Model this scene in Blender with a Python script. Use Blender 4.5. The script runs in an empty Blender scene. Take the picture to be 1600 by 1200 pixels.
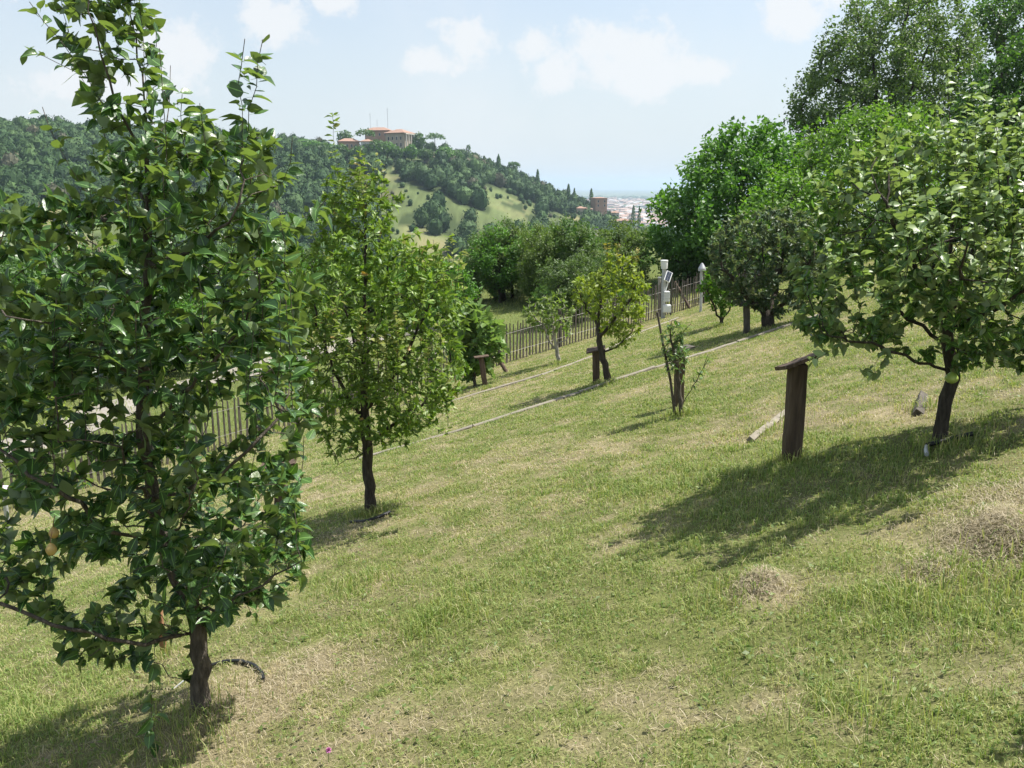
import bpy, math, random
import numpy as np
from mathutils import Vector, Matrix
random.seed(7)
RNG = np.random.default_rng(7)
R = math.radians
SC = bpy.context.scene
COL = SC.collection

# ------------------------------------------------------------------ camera, sky, sun, exposure
F = 1305.0                       # focal length in pixels of the 1600 px wide photograph
PITCH = R(13.4)
EYE = 1.65
cam_d = bpy.data.cameras.new("camera")
cam_d.sensor_width = 36.0
cam_d.lens = 36.0 * F / 1600.0
cam_d.clip_start = 0.05
cam_d.clip_end = 40000.0
cam = bpy.data.objects.new("camera", cam_d)
COL.objects.link(cam)
cam.location = (0, 0, EYE)
cam.rotation_euler = (R(90) - PITCH, 0, 0)
SC.camera = cam

SUN_AZ, SUN_EL = R(73), R(61)    # azimuth measured from straight ahead towards the right
SKY_STRENGTH = 0.088
SUN_STRENGTH = 4.0
SC.view_settings.view_transform = 'Standard'
SC.view_settings.look = 'None'
SC.view_settings.gamma = 1.0
SC.view_settings.use_curve_mapping = False
SC.view_settings.exposure = 1.15
SC.cycles.max_bounces = 8
SC.cycles.diffuse_bounces = 3
SC.cycles.glossy_bounces = 2
SC.cycles.transmission_bounces = 4
SC.cycles.volume_bounces = 0
SC.cycles.use_denoising = True

sun_d = bpy.data.lights.new("sun", 'SUN')
sun_d.energy = SUN_STRENGTH
sun_d.angle = R(0.5)
sun_d.color = (1.0, 0.955, 0.88)
sun = bpy.data.objects.new("sun", sun_d)
COL.objects.link(sun)
SUN_DIR = Vector((math.sin(SUN_AZ) * math.cos(SUN_EL), math.cos(SUN_AZ) * math.cos(SUN_EL), math.sin(SUN_EL)))
sun.rotation_euler = SUN_DIR.to_track_quat('Z', 'Y').to_euler()
sun.location = SUN_DIR * 60

world = bpy.data.worlds.new("World")
SC.world = world
world.use_nodes = True


def build_sky():
    nt = world.node_tree
    N, L = nt.nodes, nt.links
    N.clear()
    out = N.new('ShaderNodeOutputWorld')
    bg = N.new('ShaderNodeBackground')
    bg.inputs[1].default_value = SKY_STRENGTH
    sky = N.new('ShaderNodeTexSky')
    sky.sky_type = 'NISHITA'
    sky.sun_disc = False
    sky.sun_elevation = SUN_EL
    sky.sun_rotation = SUN_AZ
    sky.air_density = 1.0
    sky.dust_density = 2.0
    sky.ozone_density = 1.6
    tc = N.new('ShaderNodeTexCoord')
    sep = N.new('ShaderNodeSeparateXYZ')
    L.new(tc.outputs['Generated'], sep.inputs[0])

    def m(op, a, b=None, clamp=False):
        n = N.new('ShaderNodeMath'); n.operation = op; n.use_clamp = clamp
        for i, v in enumerate((a, b)):
            if v is None: continue
            if isinstance(v, (int, float)): n.inputs[i].default_value = v
            else: L.new(v, n.inputs[i])
        return n.outputs[0]
    az = m('ARCTAN2', sep.outputs[0], sep.outputs[1])
    el = m('ARCSINE', sep.outputs[2])
    comb = N.new('ShaderNodeCombineXYZ')
    L.new(az, comb.inputs[0]); L.new(el, comb.inputs[1])

    def noise(scale, detail, rough, vec, off=0.0):
        mp = N.new('ShaderNodeMapping'); mp.inputs['Location'].default_value = (off, off * .7, off * 1.3)
        L.new(vec, mp.inputs[0])
        n = N.new('ShaderNodeTexNoise'); n.inputs['Scale'].default_value = scale
        n.inputs['Detail'].default_value = detail; n.inputs['Roughness'].default_value = rough
        L.new(mp.outputs[0], n.inputs['Vector'])
        return n.outputs[0]
    nb = noise(20, 8, .68, comb.outputs[0], 3.1)
    # cumulus banks, each (azimuth, elevation, half width, half height) in radians
    blobs = [(.122, .152, .070, .036), (.15, .118, .075, .030), (.105, .125, .04, .03), (-.052, .156, .034, .030), (.030, .152, .028, .030), (.045, .125, .035, .028), (-.085, .132, .05, .022),
             (.21, .122, .05, .020), (-.26, .168, .05, .030), (-.195, .200, .036, .028), (-.36, .14, .05, .034), (-.56, .195, .07, .030), (-.62, .17, .08, .03), (.345, .20, .060, .036), (.30, .178, .045, .026),
             (-.43, .10, .10, .02), (-.9, .2, .1, .05), (1.0, .25, .15, .06), (-.1, .24, .06, .02)]
    mask = None
    for (a, e, w, h) in blobs:
        v = N.new('ShaderNodeVectorMath'); v.operation = 'SUBTRACT'
        L.new(comb.outputs[0], v.inputs[0]); v.inputs[1].default_value = (a, e, 0)
        s = N.new('ShaderNodeVectorMath'); s.operation = 'DIVIDE'
        L.new(v.outputs[0], s.inputs[0]); s.inputs[1].default_value = (w, h, 1)
        ln = N.new('ShaderNodeVectorMath'); ln.operation = 'LENGTH'
        L.new(s.outputs[0], ln.inputs[0])
        q = m('SUBTRACT', 1.0, ln.outputs['Value'])
        mask = q if mask is None else m('MAXIMUM', mask, q)
    mask = m('ADD', mask, m('MULTIPLY', m('SUBTRACT', nb, .5), 2.7))
    ramp = N.new('ShaderNodeMapRange'); ramp.interpolation_type = 'SMOOTHSTEP'
    ramp.inputs[1].default_value = -.06; ramp.inputs[2].default_value = .52
    L.new(mask, ramp.inputs[0])
    thin = noise(3.2, 5, .55, comb.outputs[0], 8.2)
    thinr = N.new('ShaderNodeMapRange'); thinr.interpolation_type = 'SMOOTHSTEP'
    thinr.inputs[1].default_value = .42; thinr.inputs[2].default_value = .75; thinr.inputs[4].default_value = .5
    L.new(thin, thinr.inputs[0])
    lowr = N.new('ShaderNodeMapRange'); lowr.interpolation_type = 'SMOOTHSTEP'     # milky air towards the skyline
    lowr.inputs[1].default_value = .30; lowr.inputs[2].default_value = -.02; lowr.inputs[3].default_value = .42; lowr.inputs[4].default_value = .9
    L.new(el, lowr.inputs[0])
    fac = m('MAXIMUM', m('MULTIPLY', ramp.outputs[0], .85), thinr.outputs[0])
    mix0 = N.new('ShaderNodeMixRGB'); L.new(lowr.outputs[0], mix0.inputs[0])
    L.new(sky.outputs[0], mix0.inputs[1]); mix0.inputs[2].default_value = CLOUD_LOW
    mix = N.new('ShaderNodeMixRGB'); L.new(fac, mix.inputs[0])
    L.new(mix0.outputs[0], mix.inputs[1]); mix.inputs[2].default_value = CLOUD_TOP
    L.new(mix.outputs[0], bg.inputs[0])
    L.new(bg.outputs[0], out.inputs[0])


CLOUD_LOW = (4.0, 4.4, 4.65, 1)
CLOUD_TOP = (4.75, 4.85, 4.95, 1)
build_sky()

# ------------------------------------------------------------------ projection helpers
CP, SP = math.cos(PITCH), math.sin(PITCH)


def ray(u, v):
    a = (np.asarray(u, float) - 800) / F
    b = (600 - np.asarray(v, float)) / F
    return np.stack([a, CP + SP * b, -SP + CP * b], -1)


def at_y(u, v, Y):
    """the point on the line of sight through photo pixel (u, v) that is Y metres ahead"""
    d = ray(u, v)
    k = np.asarray(Y, float) / d[..., 1]
    return d * k[..., None] + np.array([0, 0, EYE])


def pix(P):
    P = np.asarray(P, float)
    x, y, z = P[..., 0], P[..., 1], P[..., 2] - EYE
    dep = y * CP - z * SP
    up = y * SP + z * CP
    return 800 + F * x / dep, 600 - F * up / dep


def sstep(a, b, x):
    t = np.clip((x - a) / (b - a), 0, 1)
    return t * t * (3 - 2 * t)


def vnoise(x, y, seed=0):
    x = np.asarray(x, float); y = np.asarray(y, float)
    xi, yi = np.floor(x).astype(np.int64), np.floor(y).astype(np.int64)
    xf, yf = x - xi, y - yi

    def h(a, b):
        n = (a * 374761393 + b * 668265263 + seed * 974711) & 0x7fffffff
        n = ((n ^ (n >> 13)) * 1274126177) & 0x7fffffff
        return ((n ^ (n >> 16)) & 0xffff) / 65535.0
    sx, sy = xf * xf * (3 - 2 * xf), yf * yf * (3 - 2 * yf)
    a = h(xi, yi) * (1 - sx) + h(xi + 1, yi) * sx
    b = h(xi, yi + 1) * (1 - sx) + h(xi + 1, yi + 1) * sx
    return a * (1 - sy) + b * sy


def fbm(x, y, seed=0, o=4):
    s, a, t = 0.0, .5, 0.0
    for k in range(o):
        s = s + a * vnoise(x * 2 ** k, y * 2 ** k, seed + k); t += a; a *= .5
    return s / t


# ------------------------------------------------------------------ terrain height
def cum(t, knots):
    """integral of a piecewise constant slope; knots = [(start, slope), ...]"""
    z = np.zeros_like(t)
    for i, (s, g) in enumerate(knots):
        e = knots[i + 1][0] if i + 1 < len(knots) else 1e9
        z += g * (np.clip(t, s, e) - s)
    return z


CREST_U = np.array([-900, -400, -100, 0, 100, 200, 300, 400, 470, 540, 600, 650, 690, 740, 800, 860, 900, 930, 960, 1000, 1040, 1150, 1400, 2200], float)
CREST_V = np.array([240, 215, 205, 203, 206, 219, 224, 222, 232, 240, 238, 240, 245, 257, 280, 304, 322, 338, 352, 368, 374, 395, 430, 430], float)
CREST_D = np.interp(CREST_U, [-900, 500, 650, 900, 1040, 2200], [560, 590, 600, 690, 760, 760])
_cr = ray(CREST_U, CREST_V)
CREST_TA = _cr[:, 0] / _cr[:, 1]
CREST_Z = _cr[:, 2] / np.hypot(_cr[:, 0], _cr[:, 1]) * CREST_D + EYE
FOOT_D, FOOT_Z, PLAIN_Z = 265.0, -50.0, -82.0
MOUNDS = []


def H(x, y):
    x = np.asarray(x, float); y = np.asarray(y, float)
    t = -.755 * x + .656 * y
    c = .656 * x + .755 * y
    tn = np.maximum(t, -40)
    zn = -np.where(tn < 0, .2725 * tn, cum(tn, [(0, .2725), (15.6, .16), (17.5, .08), (42, .30), (190, .02)]))
    zn = zn + .055 * np.clip(c, -30, 42)
    D = np.hypot(x, y)
    near = 1 - sstep(30, 60, D)
    zn = zn + near * .05 * (fbm(x * .8 + 7, y * .8, 3, 3) - .5) + (1 - near) * 2.0 * (fbm(x * .03, y * .03, 5, 3) - .5)
    for (mx, my, mr, mh) in MOUNDS:
        zn = zn + mh * np.exp(-((x - mx) ** 2 + (y - my) ** 2) / mr ** 2)
    ta = np.where(y > 1e-3, x / np.maximum(y, 1e-3), np.sign(x) * 5)
    ta = np.clip(ta, -1.6, 1.6)
    zc = np.interp(ta, CREST_TA, CREST_Z)
    dc = np.interp(ta, CREST_TA, CREST_D)
    s = np.clip((D - FOOT_D) / (dc - FOOT_D), 0, 1)
    prof = .72 * s + .28 * sstep(0, 1, s)
    zf = FOOT_Z + (zc - FOOT_Z) * prof
    zf = zf + 9 * (fbm(x * .009, y * .009, 11, 3) - .5) * np.sin(np.pi * s)
    b = sstep(0, 520, D - dc)
    zf = zf * (1 - b) + PLAIN_Z * b
    w = sstep(150, 262, D)
    return zn * (1 - w) + zf * w


_DG = np.geomspace(1.0, 9000, 2600)


def gp(u, v):
    """ground point seen at photo pixel (u, v)"""
    d = ray(u, v)
    P = d[None, :] * (_DG / np.hypot(d[0], d[1]))[:, None] + np.array([0, 0, EYE])
    dz = P[:, 2] - H(P[:, 0], P[:, 1])
    i = int(np.argmax(dz < 0))
    if dz[i] >= 0: i = len(dz) - 1
    k = 0 if i == 0 else dz[i - 1] / (dz[i - 1] - dz[i])
    p = P[max(i - 1, 0)] * (1 - k) + P[i] * k
    p[2] = H(p[0], p[1])
    return p


def gz(p):
    return float(H(p[0], p[1]))


for (u, v, r, h) in [(1185, 912, .11, .07), (1550, 832, .20, .09), (1592, 845, .15, .06), (310, 1105, .35, .04), (1560, 780, .4, .05), (1450, 890, .12, .04)]:
    p = gp(u, v); MOUNDS.append((p[0], p[1], r, h))

# ------------------------------------------------------------------ mesh building


def build(name, chunks, mat, parent=None, smooth=False, attrs=None, colors=None):
    """chunks: list of (V (n,3), F (m,k)); attrs: {name: per-vertex array}; links ONE mesh object"""
    Vs, loops, starts, tot = [], [], [], []
    off = 0; ls = 0
    for V, Fc in chunks:
        V = np.asarray(V, np.float32); Fc = np.asarray(Fc, np.int32)
        Vs.append(V)
        if len(Fc):
            k = Fc.shape[1]
            loops.append((Fc + off).ravel())
            starts.append(ls + np.arange(len(Fc), dtype=np.int32) * k)
            tot.append(np.full(len(Fc), k, np.int32))
            ls += Fc.size
        off += len(V)
    V = np.concatenate(Vs); loops = np.concatenate(loops).astype(np.int32)
    starts = np.concatenate(starts).astype(np.int32); tot = np.concatenate(tot)
    me = bpy.data.meshes.new(name)
    me.vertices.add(len(V)); me.vertices.foreach_set('co', V.ravel())
    me.loops.add(len(loops)); me.loops.foreach_set('vertex_index', loops)
    me.polygons.add(len(starts)); me.polygons.foreach_set('loop_start', starts)
    try: me.polygons.foreach_set('loop_total', tot)
    except Exception: pass
    me.polygons.foreach_set('use_smooth', np.full(len(starts), bool(smooth)))
    for k, a in (attrs or {}).items():
        at = me.attributes.new(k, 'FLOAT', 'POINT'); at.data.foreach_set('value', np.asarray(a, np.float32).ravel())
    if colors is not None:
        ca = me.attributes.new('Col', 'FLOAT_COLOR', 'POINT')
        c4 = np.concatenate([np.asarray(colors, np.float32), np.ones((len(V), 1), np.float32)], 1)
        ca.data.foreach_set('color', c4.ravel())
    me.update(calc_edges=True)
    me.validate()
    me.materials.append(mat)
    o = bpy.data.objects.new(name, me)
    COL.objects.link(o)
    if parent is not None: o.parent = parent
    return o


def tag(o, label=None, cat=None, group=None, kind=None):
    if label: o['label'] = label
    if cat: o['category'] = cat
    if group: o['group'] = group
    if kind: o['kind'] = kind
    return o


def thing(name, loc, label, cat, group=None, rz=0.0):
    o = bpy.data.objects.new(name, None)
    COL.objects.link(o)
    o.location = Vector([float(q) for q in loc]); o.rotation_euler = (0, 0, rz)
    o.empty_display_size = .1
    return tag(o, label, cat, group)


def copy_tree(o, parent=None):
    c = o.copy(); COL.objects.link(c)
    if parent is not None: c.parent = parent
    for ch in list(o.children): copy_tree(ch, c)
    return c


BOXF = np.array([[0, 3, 2, 1], [4, 5, 6, 7], [0, 1, 5, 4], [1, 2, 6, 5], [2, 3, 7, 6], [3, 0, 4, 7]])


def box(cx, cy, cz, sx, sy, sz, M=None, taper=1.0):
    v = np.array([[-1, -1, -1], [1, -1, -1], [1, 1, -1], [-1, 1, -1], [-1, -1, 1], [1, -1, 1], [1, 1, 1], [-1, 1, 1]], float) * .5
    v[4:, :2] *= taper
    v = v * [sx, sy, sz] + [cx, cy, cz]
    if M is not None: v = v @ np.array(M.to_3x3()).T + np.array(M.translation)
    return v, BOXF


def rough_plank(L, W, T, seed, nseg=6, wob=.006, M=None):
    """a weathered board along z from 0 to L with slightly worn outline"""
    r = np.random.default_rng(seed)
    V, Fc = [], []
    prof = np.array([[-.5, -.38], [-.44, -.5], [.44, -.5], [.5, -.38], [.5, .38], [.44, .5], [-.44, .5], [-.5, .38]])
    n = len(prof)
    for i in range(nseg + 1):
        q = prof * [W, T] + r.normal(0, wob, (1, 2)) * .6 + r.normal(0, wob * .35, (n, 2))
        V.append(np.concatenate([q, np.full((n, 1), L * i / nseg) + (r.normal(0, wob, (n, 1)) if i in (0, nseg) else 0)], 1))
    V = np.concatenate(V)
    for i in range(nseg):
        for j in range(n):
            a, b = i * n + j, i * n + (j + 1) % n
            Fc.append([a, b, b + n, a + n])
    cap0 = [[0, 7, 2, 1], [7, 6, 3, 2], [6, 5, 4, 3]]
    e = nseg * n
    cap1 = [[e, e + 1, e + 2, e + 7], [e + 7, e + 2, e + 3, e + 6], [e + 6, e + 3, e + 4, e + 5]]
    Fc += cap0 + cap1
    if M is not None: V = V @ np.array(M.to_3x3()).T + np.array(M.translation)
    return V, np.array(Fc)


def tube(pts, rad, sides=6, cap=True, rough=0.0, seed=0):
    P = np.asarray(pts, float); n = len(P)
    r = np.broadcast_to(np.asarray(rad, float), (n,))
    T = np.gradient(P, axis=0); T /= np.linalg.norm(T, axis=1)[:, None] + 1e-9
    ref = np.array([0.31, 0.95, 0.05]) if abs(T[0] @ np.array([0.31, .95, .05])) < .9 else np.array([1., 0, 0])
    A = np.cross(T, ref); A /= np.linalg.norm(A, axis=1)[:, None] + 1e-9
    B = np.cross(T, A)
    an = np.arange(sides) * 2 * np.pi / sides
    rr = r[:, None] * np.ones(sides)
    if rough: rr = rr * (1 + np.random.default_rng(seed).normal(0, rough, rr.shape))
    V = (P[:, None, :] + rr[:, :, None] * (np.cos(an)[None, :, None] * A[:, None, :] + np.sin(an)[None, :, None] * B[:, None, :])).reshape(-1, 3)
    i = np.arange(n - 1)[:, None] * sides; j = np.arange(sides)[None, :]; k = (j + 1) % sides
    Fq = np.stack([i + j, i + k, i + sides + k, i + sides + j], -1).reshape(-1, 4)
    out = [(V, Fq)]
    if cap:
        C = np.stack([P[0], P[-1]])
        VV = np.concatenate([V[:sides], V[-sides:], C]); e = 2 * sides
        f = [[(q + 1) % sides, q, e] for q in range(sides)] + [[sides + q, sides + (q + 1) % sides, e + 1] for q in range(sides)]
        out.append((VV, np.array(f)))
    return out


# ------------------------------------------------------------------ materials
def new_mat(name):
    m = bpy.data.materials.new(name); m.use_nodes = True
    nt = m.node_tree; nt.nodes.clear()
    o = nt.nodes.new('ShaderNodeOutputMaterial')
    return m, nt, o


def nd(nt, t, **kw):
    n = nt.nodes.new(t)
    for k, v in kw.items():
        if k in ('operation', 'blend_type', 'interpolation_type', 'attribute_name', 'data_type', 'noise_dimensions', 'feature'): setattr(n, k, v)
    return n


def noise_n(nt, scale, detail=4, rough=.55, stretch=None, coord='Object'):
    tc = nt.nodes.new('ShaderNodeTexCoord')
    n = nt.nodes.new('ShaderNodeTexNoise')
    n.inputs['Scale'].default_value = scale; n.inputs['Detail'].default_value = detail; n.inputs['Roughness'].default_value = rough
    if stretch:
        mp = nt.nodes.new('ShaderNodeMapping'); mp.inputs['Scale'].default_value = stretch
        nt.links.new(tc.outputs[coord], mp.inputs[0]); nt.links.new(mp.outputs[0], n.inputs['Vector'])
    else:
        nt.links.new(tc.outputs[coord], n.inputs['Vector'])
    return n


def ramp_n(nt, fac, stops):
    r = nt.nodes.new('ShaderNodeValToRGB')
    el = r.color_ramp.elements
    while len(el) < len(stops): el.new(.5)
    for e, (p, c) in zip(el, stops):
        e.position = p; e.color = (*c, 1)
    nt.links.new(fac, r.inputs[0])
    return r.outputs[0]


def mixc(nt, fac, a, b, mode='MIX'):
    n = nt.nodes.new('ShaderNodeMixRGB'); n.blend_type = mode
    for i, v in enumerate((fac, a, b)):
        if isinstance(v, (int, float)): n.inputs[i].default_value = v
        elif isinstance(v, tuple): n.inputs[i].default_value = (*v, 1)
        else: nt.links.new(v, n.inputs[i])
    return n.outputs[0]


def mat_noise(name, stops, scale=6, detail=5, stretch=None, rough=.85, bump=.3, bscale=None, spec=.3, metallic=0.0, coord='Object'):
    m, nt, o = new_mat(name)
    n = noise_n(nt, scale, detail, .6, stretch, coord)
    c = ramp_n(nt, n.outputs[0], stops)
    p = nt.nodes.new('ShaderNodeBsdfPrincipled')
    nt.links.new(c, p.inputs['Base Color'])
    p.inputs['Roughness'].default_value = rough
    p.inputs['Specular IOR Level'].default_value = spec
    p.inputs['Metallic'].default_value = metallic
    if bump:
        n2 = noise_n(nt, bscale or scale * 3, 4, .6, stretch, coord)
        b = nt.nodes.new('ShaderNodeBump'); b.inputs['Strength'].default_value = bump; b.inputs['Distance'].default_value = .02
        nt.links.new(n2.outputs[0], b.inputs['Height']); nt.links.new(b.outputs[0], p.inputs['Normal'])
    nt.links.new(p.outputs[0], o.inputs[0])
    return m


def leaf_mat(name, dark, light, under=None, tip=None, rough=.42, spec=.5, trans=.28, tcol=None, midrib=False, bump=False):
    m, nt, o = new_mat(name)
    g = nt.nodes.new('ShaderNodeNewGeometry')
    c = ramp_n(nt, g.outputs['Random Per Island'], [(0.0, dark), (.55, tuple((a + b) / 2 for a, b in zip(dark, light))), (1.0, light)])
    big = noise_n(nt, .9, 2, .5)
    c = mixc(nt, .55, c, ramp_n(nt, big.outputs[0], [(.3, tuple(.62 for _ in range(3))), (.7, (1.3, 1.3, 1.15))]), 'MULTIPLY')
    if midrib:
        a = nd(nt, 'ShaderNodeAttribute', attribute_name='lat')
        ab = nd(nt, 'ShaderNodeMath', operation='ABSOLUTE'); nt.links.new(a.outputs['Fac'], ab.inputs[0])
        lt = nd(nt, 'ShaderNodeMath', operation='LESS_THAN'); nt.links.new(ab.outputs[0], lt.inputs[0]); lt.inputs[1].default_value = .07
        c = mixc(nt, lt.outputs[0], c, tuple(min(1, q * 2.2 + .02) for q in light))
    if tip:
        a = nd(nt, 'ShaderNodeAttribute', attribute_name='tip')
        c = mixc(nt, a.outputs['Fac'], c, tip)
    if under:
        c = mixc(nt, g.outputs['Backfacing'], c, under)
    p = nt.nodes.new('ShaderNodeBsdfPrincipled')
    nt.links.new(c, p.inputs['Base Color'])
    p.inputs['Roughness'].default_value = rough
    p.inputs['Specular IOR Level'].default_value = spec
    if bump:
        n2 = noise_n(nt, 60, 2, .5)
        b = nt.nodes.new('ShaderNodeBump'); b.inputs['Strength'].default_value = .25; b.inputs['Distance'].default_value = .01
        nt.links.new(n2.outputs[0], b.inputs['Height']); nt.links.new(b.outputs[0], p.inputs['Normal'])
    t = nt.nodes.new('ShaderNodeBsdfTranslucent')
    if tcol is None: tcol = (2.0, 2.3, .9)
    tc_ = mixc(nt, 1.0, c, tcol, 'MULTIPLY')
    nt.links.new(tc_, t.inputs[0])
    mx = nt.nodes.new('ShaderNodeMixShader'); mx.inputs[0].default_value = trans
    nt.links.new(p.outputs[0], mx.inputs[1]); nt.links.new(t.outputs[0], mx.inputs[2])
    nt.links.new(mx.outputs[0], o.inputs[0])
    return m


def flat_mat(name, col, rough=.6, spec=.4, metallic=0.0, var=.12, scale=14):
    lo = tuple(c * (1 - var) for c in col); hi = tuple(min(1, c * (1 + var)) for c in col)
    return mat_noise(name, [(.3, lo), (.7, hi)], scale, 4, None, rough, .05, None, spec, metallic)


M = {}
M['bark_grey'] = mat_noise('bark_grey', [(.3, (.045, .038, .03)), (.55, (.12, .10, .08)), (.8, (.24, .21, .17))], 46, 6, (1, 1, .22), .9, .9)
M['bark_dark'] = mat_noise('bark_dark', [(.3, (.025, .021, .018)), (.6, (.075, .062, .05)), (.85, (.18, .155, .13))], 46, 6, (1, 1, .22), .9, .9)
M['bark_pale'] = mat_noise('bark_pale', [(.3, (.20, .18, .15)), (.7, (.42, .39, .34))], 18, 5, (1, 1, .3), .85, .4)
M['twig_red'] = mat_noise('twig_red', [(.3, (.10, .055, .03)), (.7, (.24, .14, .08))], 22, 4, None, .6, .2)
M['old_wood'] = mat_noise('old_wood', [(.25, (.045, .032, .024)), (.5, (.095, .066, .047)), (.8, (.17, .125, .09))], 9, 7, (3, 3, .35), .85, .6, 20)
M['grey_wood'] = mat_noise('grey_wood', [(.25, (.05, .043, .035)), (.55, (.10, .089, .073)), (.85, (.18, .16, .135))], 9, 6, (3, 3, .4), .9, .5, 22)
M['pale_wood'] = mat_noise('pale_wood', [(.25, (.15, .135, .105)), (.6, (.25, .225, .18)), (.9, (.34, .31, .25))], 7, 6, (.6, 3, 3), .9, .4, 22)
M['orange_wood'] = mat_noise('orange_wood', [(.3, (.20, .10, .05)), (.7, (.36, .20, .11))], 9, 5, (3, 3, .4), .85, .4)
M['black_hose'] = flat_mat('black_hose', (.016, .016, .017), .45, .4)
M['white_plastic'] = flat_mat('white_plastic', (.72, .73, .72), .4, .4, 0, .04)
M['galvanised'] = mat_noise('galvanised', [(.3, (.34, .35, .36)), (.7, (.52, .53, .54))], 10, 4, None, .45, .05, None, .5, .3)
M['solar_cell'] = flat_mat('solar_cell', (.035, .045, .07), .2, .6)
M['wire'] = flat_mat('wire', (.20, .19, .18), .5, .5, .5)
M['pink_plate'] = flat_mat('pink_plate', (.62, .50, .56), .5, .4)
M['terracotta'] = mat_noise('terracotta', [(.3, (.25, .15, .11)), (.7, (.35, .225, .17))], .8, 5, None, .9, .1)
M['stucco_buff'] = mat_noise('stucco_buff', [(.3, (.36, .30, .22)), (.7, (.45, .38, .29))], .5, 5, None, .9, .05)
M['stucco_orange'] = mat_noise('stucco_orange', [(.3, (.36, .22, .15)), (.7, (.44, .28, .20))], .5, 5, None, .9, .05)
M['stucco_white'] = mat_noise('stucco_white', [(.3, (.58, .55, .50)), (.7, (.70, .67, .61))], .5, 5, None, .9, .05)
M['stone_trim'] = mat_noise('stone_trim', [(.3, (.50, .46, .39)), (.7, (.62, .58, .50))], .7, 5, None, .9, .05)
M['dark_glass'] = flat_mat('dark_glass', (.03, .034, .04), .15, .6)
M['pear_skin'] = mat_noise('pear_skin', [(.3, (.34, .22, .06)), (.7, (.50, .36, .12))], 30, 3, None, .4, .05, None, .5)
M['apple_skin'] = mat_noise('apple_skin', [(.3, (.24, .34, .06)), (.7, (.38, .46, .12))], 20, 3, None, .3, .02, None, .5)
M['petal'] = flat_mat('petal', (.55, .20, .42), .7, .2)
M['gravel_road'] = mat_noise('gravel_road', [(.25, (.20, .18, .155)), (.6, (.29, .265, .235)), (.85, (.37, .345, .31))], .9, 7, None, .95, .3, 8)

# ------------------------------------------------------------------ ground sheet (one sheet out to the skyline)
SPOT = lambda u, v, r, s: (gp(u, v)[0], gp(u, v)[1], r, s)
# worn, dry patches (+) and lush ones (-), radius in metres
SPOTS = [SPOT(*q) for q in [(1185, 915, .18, 1.3), (1550, 832, .32, 1.4), (1570, 770, .6, .7), (800, 812, .35, .5), (925, 815, .3, .5), (740, 830, .3, .4),
                            (860, 730, .9, .5), (1000, 690, .9, .45), (1330, 650, 1.0, .6), (470, 1060, .45, .7), (420, 1090, .5, .5), (560, 1010, .35, .5),
                            (560, 820, .6, .45), (640, 790, .7, .4), (700, 930, .25, .4), (1470, 900, .3, .6), (320, 1110, .5, .9), (150, 1120, .7, .6),
                            (960, 905, .25, .4), (1110, 1085, .25, .35), (1480, 1060, .4, .4), (900, 1120, .35, .3), (560, 1160, .35, .4), (1300, 1130, .4, .3),
                            (1200, 660, .6, .6), (1420, 640, .5, .6), (850, 585, 1.6, .5), (1060, 500, 2.0, .7), (770, 620, 1.4, .35), (1130, 560, .9, .4),
                            (500, 780, 1.0, .5), (420, 780, 1.0, .6), (1240, 745, .45, .5), (1210, 540, 1.5, .35),
                            (690, 965, .22, -1.2), (1440, 940, .35, -1.0), (1100, 740, 1.0, -.8), (1240, 740, .6, -.5), (1330, 700, .6, -.6), (540, 920, .5, -.4),
                            (1000, 870, .6, -.5), (920, 960, .7, -.4), (1060, 640, .6, -.6), (30, 1120, .7, -1.2), (250, 900, 1.2, -.5), (590, 800, .4, -.5),
                            (1130, 930, .3, -.5), (1340, 1130, .3, -.5), (1560, 900, .5, -.5)]]


def dryness(x, y):
    t = -.755 * x + .656 * y
    d = .15 + .60 * (fbm(x * .55 + 3, y * .55, 21, 4) - .5) + .95 * (fbm(x * 2.3, y * 2.3, 31, 3) - .5) + 1.15 * (fbm(x * 8, y * 8, 33, 2) - .5)
    d = d + .45 * (fbm(x * .3 + t * .9, t * 2.2, 41, 3) - .45)
    brk = .35 + 1.3 * fbm(x * 3.1 + 9, y * 3.1, 37, 3)
    for (sx, sy, r, s) in SPOTS:
        q = ((x - sx) ** 2 + (y - sy) ** 2) / r ** 2
        d = d + .48 * s * np.exp(-q) * brk
    d = d + .30 * sstep(11, 15, t) * (1 - sstep(15.5, 18, t))
    return np.clip(d, 0, 1)


# open meadows on the far hill, outlined on the hill's face
MEADOWS = [[(575, 280), (612, 280), (640, 292), (678, 306), (674, 320), (648, 328), (626, 340), (622, 348), (660, 356), (690, 372), (694, 400), (650, 402), (606, 372), (596, 335)],
           [(742, 291), (775, 294), (800, 301), (822, 314), (806, 320), (764, 308)],
           [(700, 330), (760, 336), (770, 343), (705, 340)],
           [(815, 318), (842, 318), (846, 332), (822, 336)], [(850, 333), (912, 334), (915, 348), (855, 346)],
           [(60, 318), (210, 322), (215, 360), (140, 372), (50, 360)], [(90, 378), (200, 372), (210, 410), (100, 420)],
           [(964, 342), (985, 345), (985, 350), (962, 350)], [(625, 250), (650, 246), (680, 250), (680, 254), (630, 256)],
           [(540, 268), (585, 276), (585, 284), (540, 276)], [(860, 370), (900, 366), (905, 376), (865, 382)]]


def in_poly(u, v, poly):
    inside = np.zeros(np.shape(u), bool)
    n = len(poly); j = n - 1
    for i in range(n):
        xi, yi = poly[i]; xj, yj = poly[j]
        with np.errstate(divide='ignore', invalid='ignore'):
            c = ((yi > v) != (yj > v)) & (u < (xj - xi) * (v - yi) / (yj - yi + 1e-12) + xi)
        inside ^= c; j = i
    return inside


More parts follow.
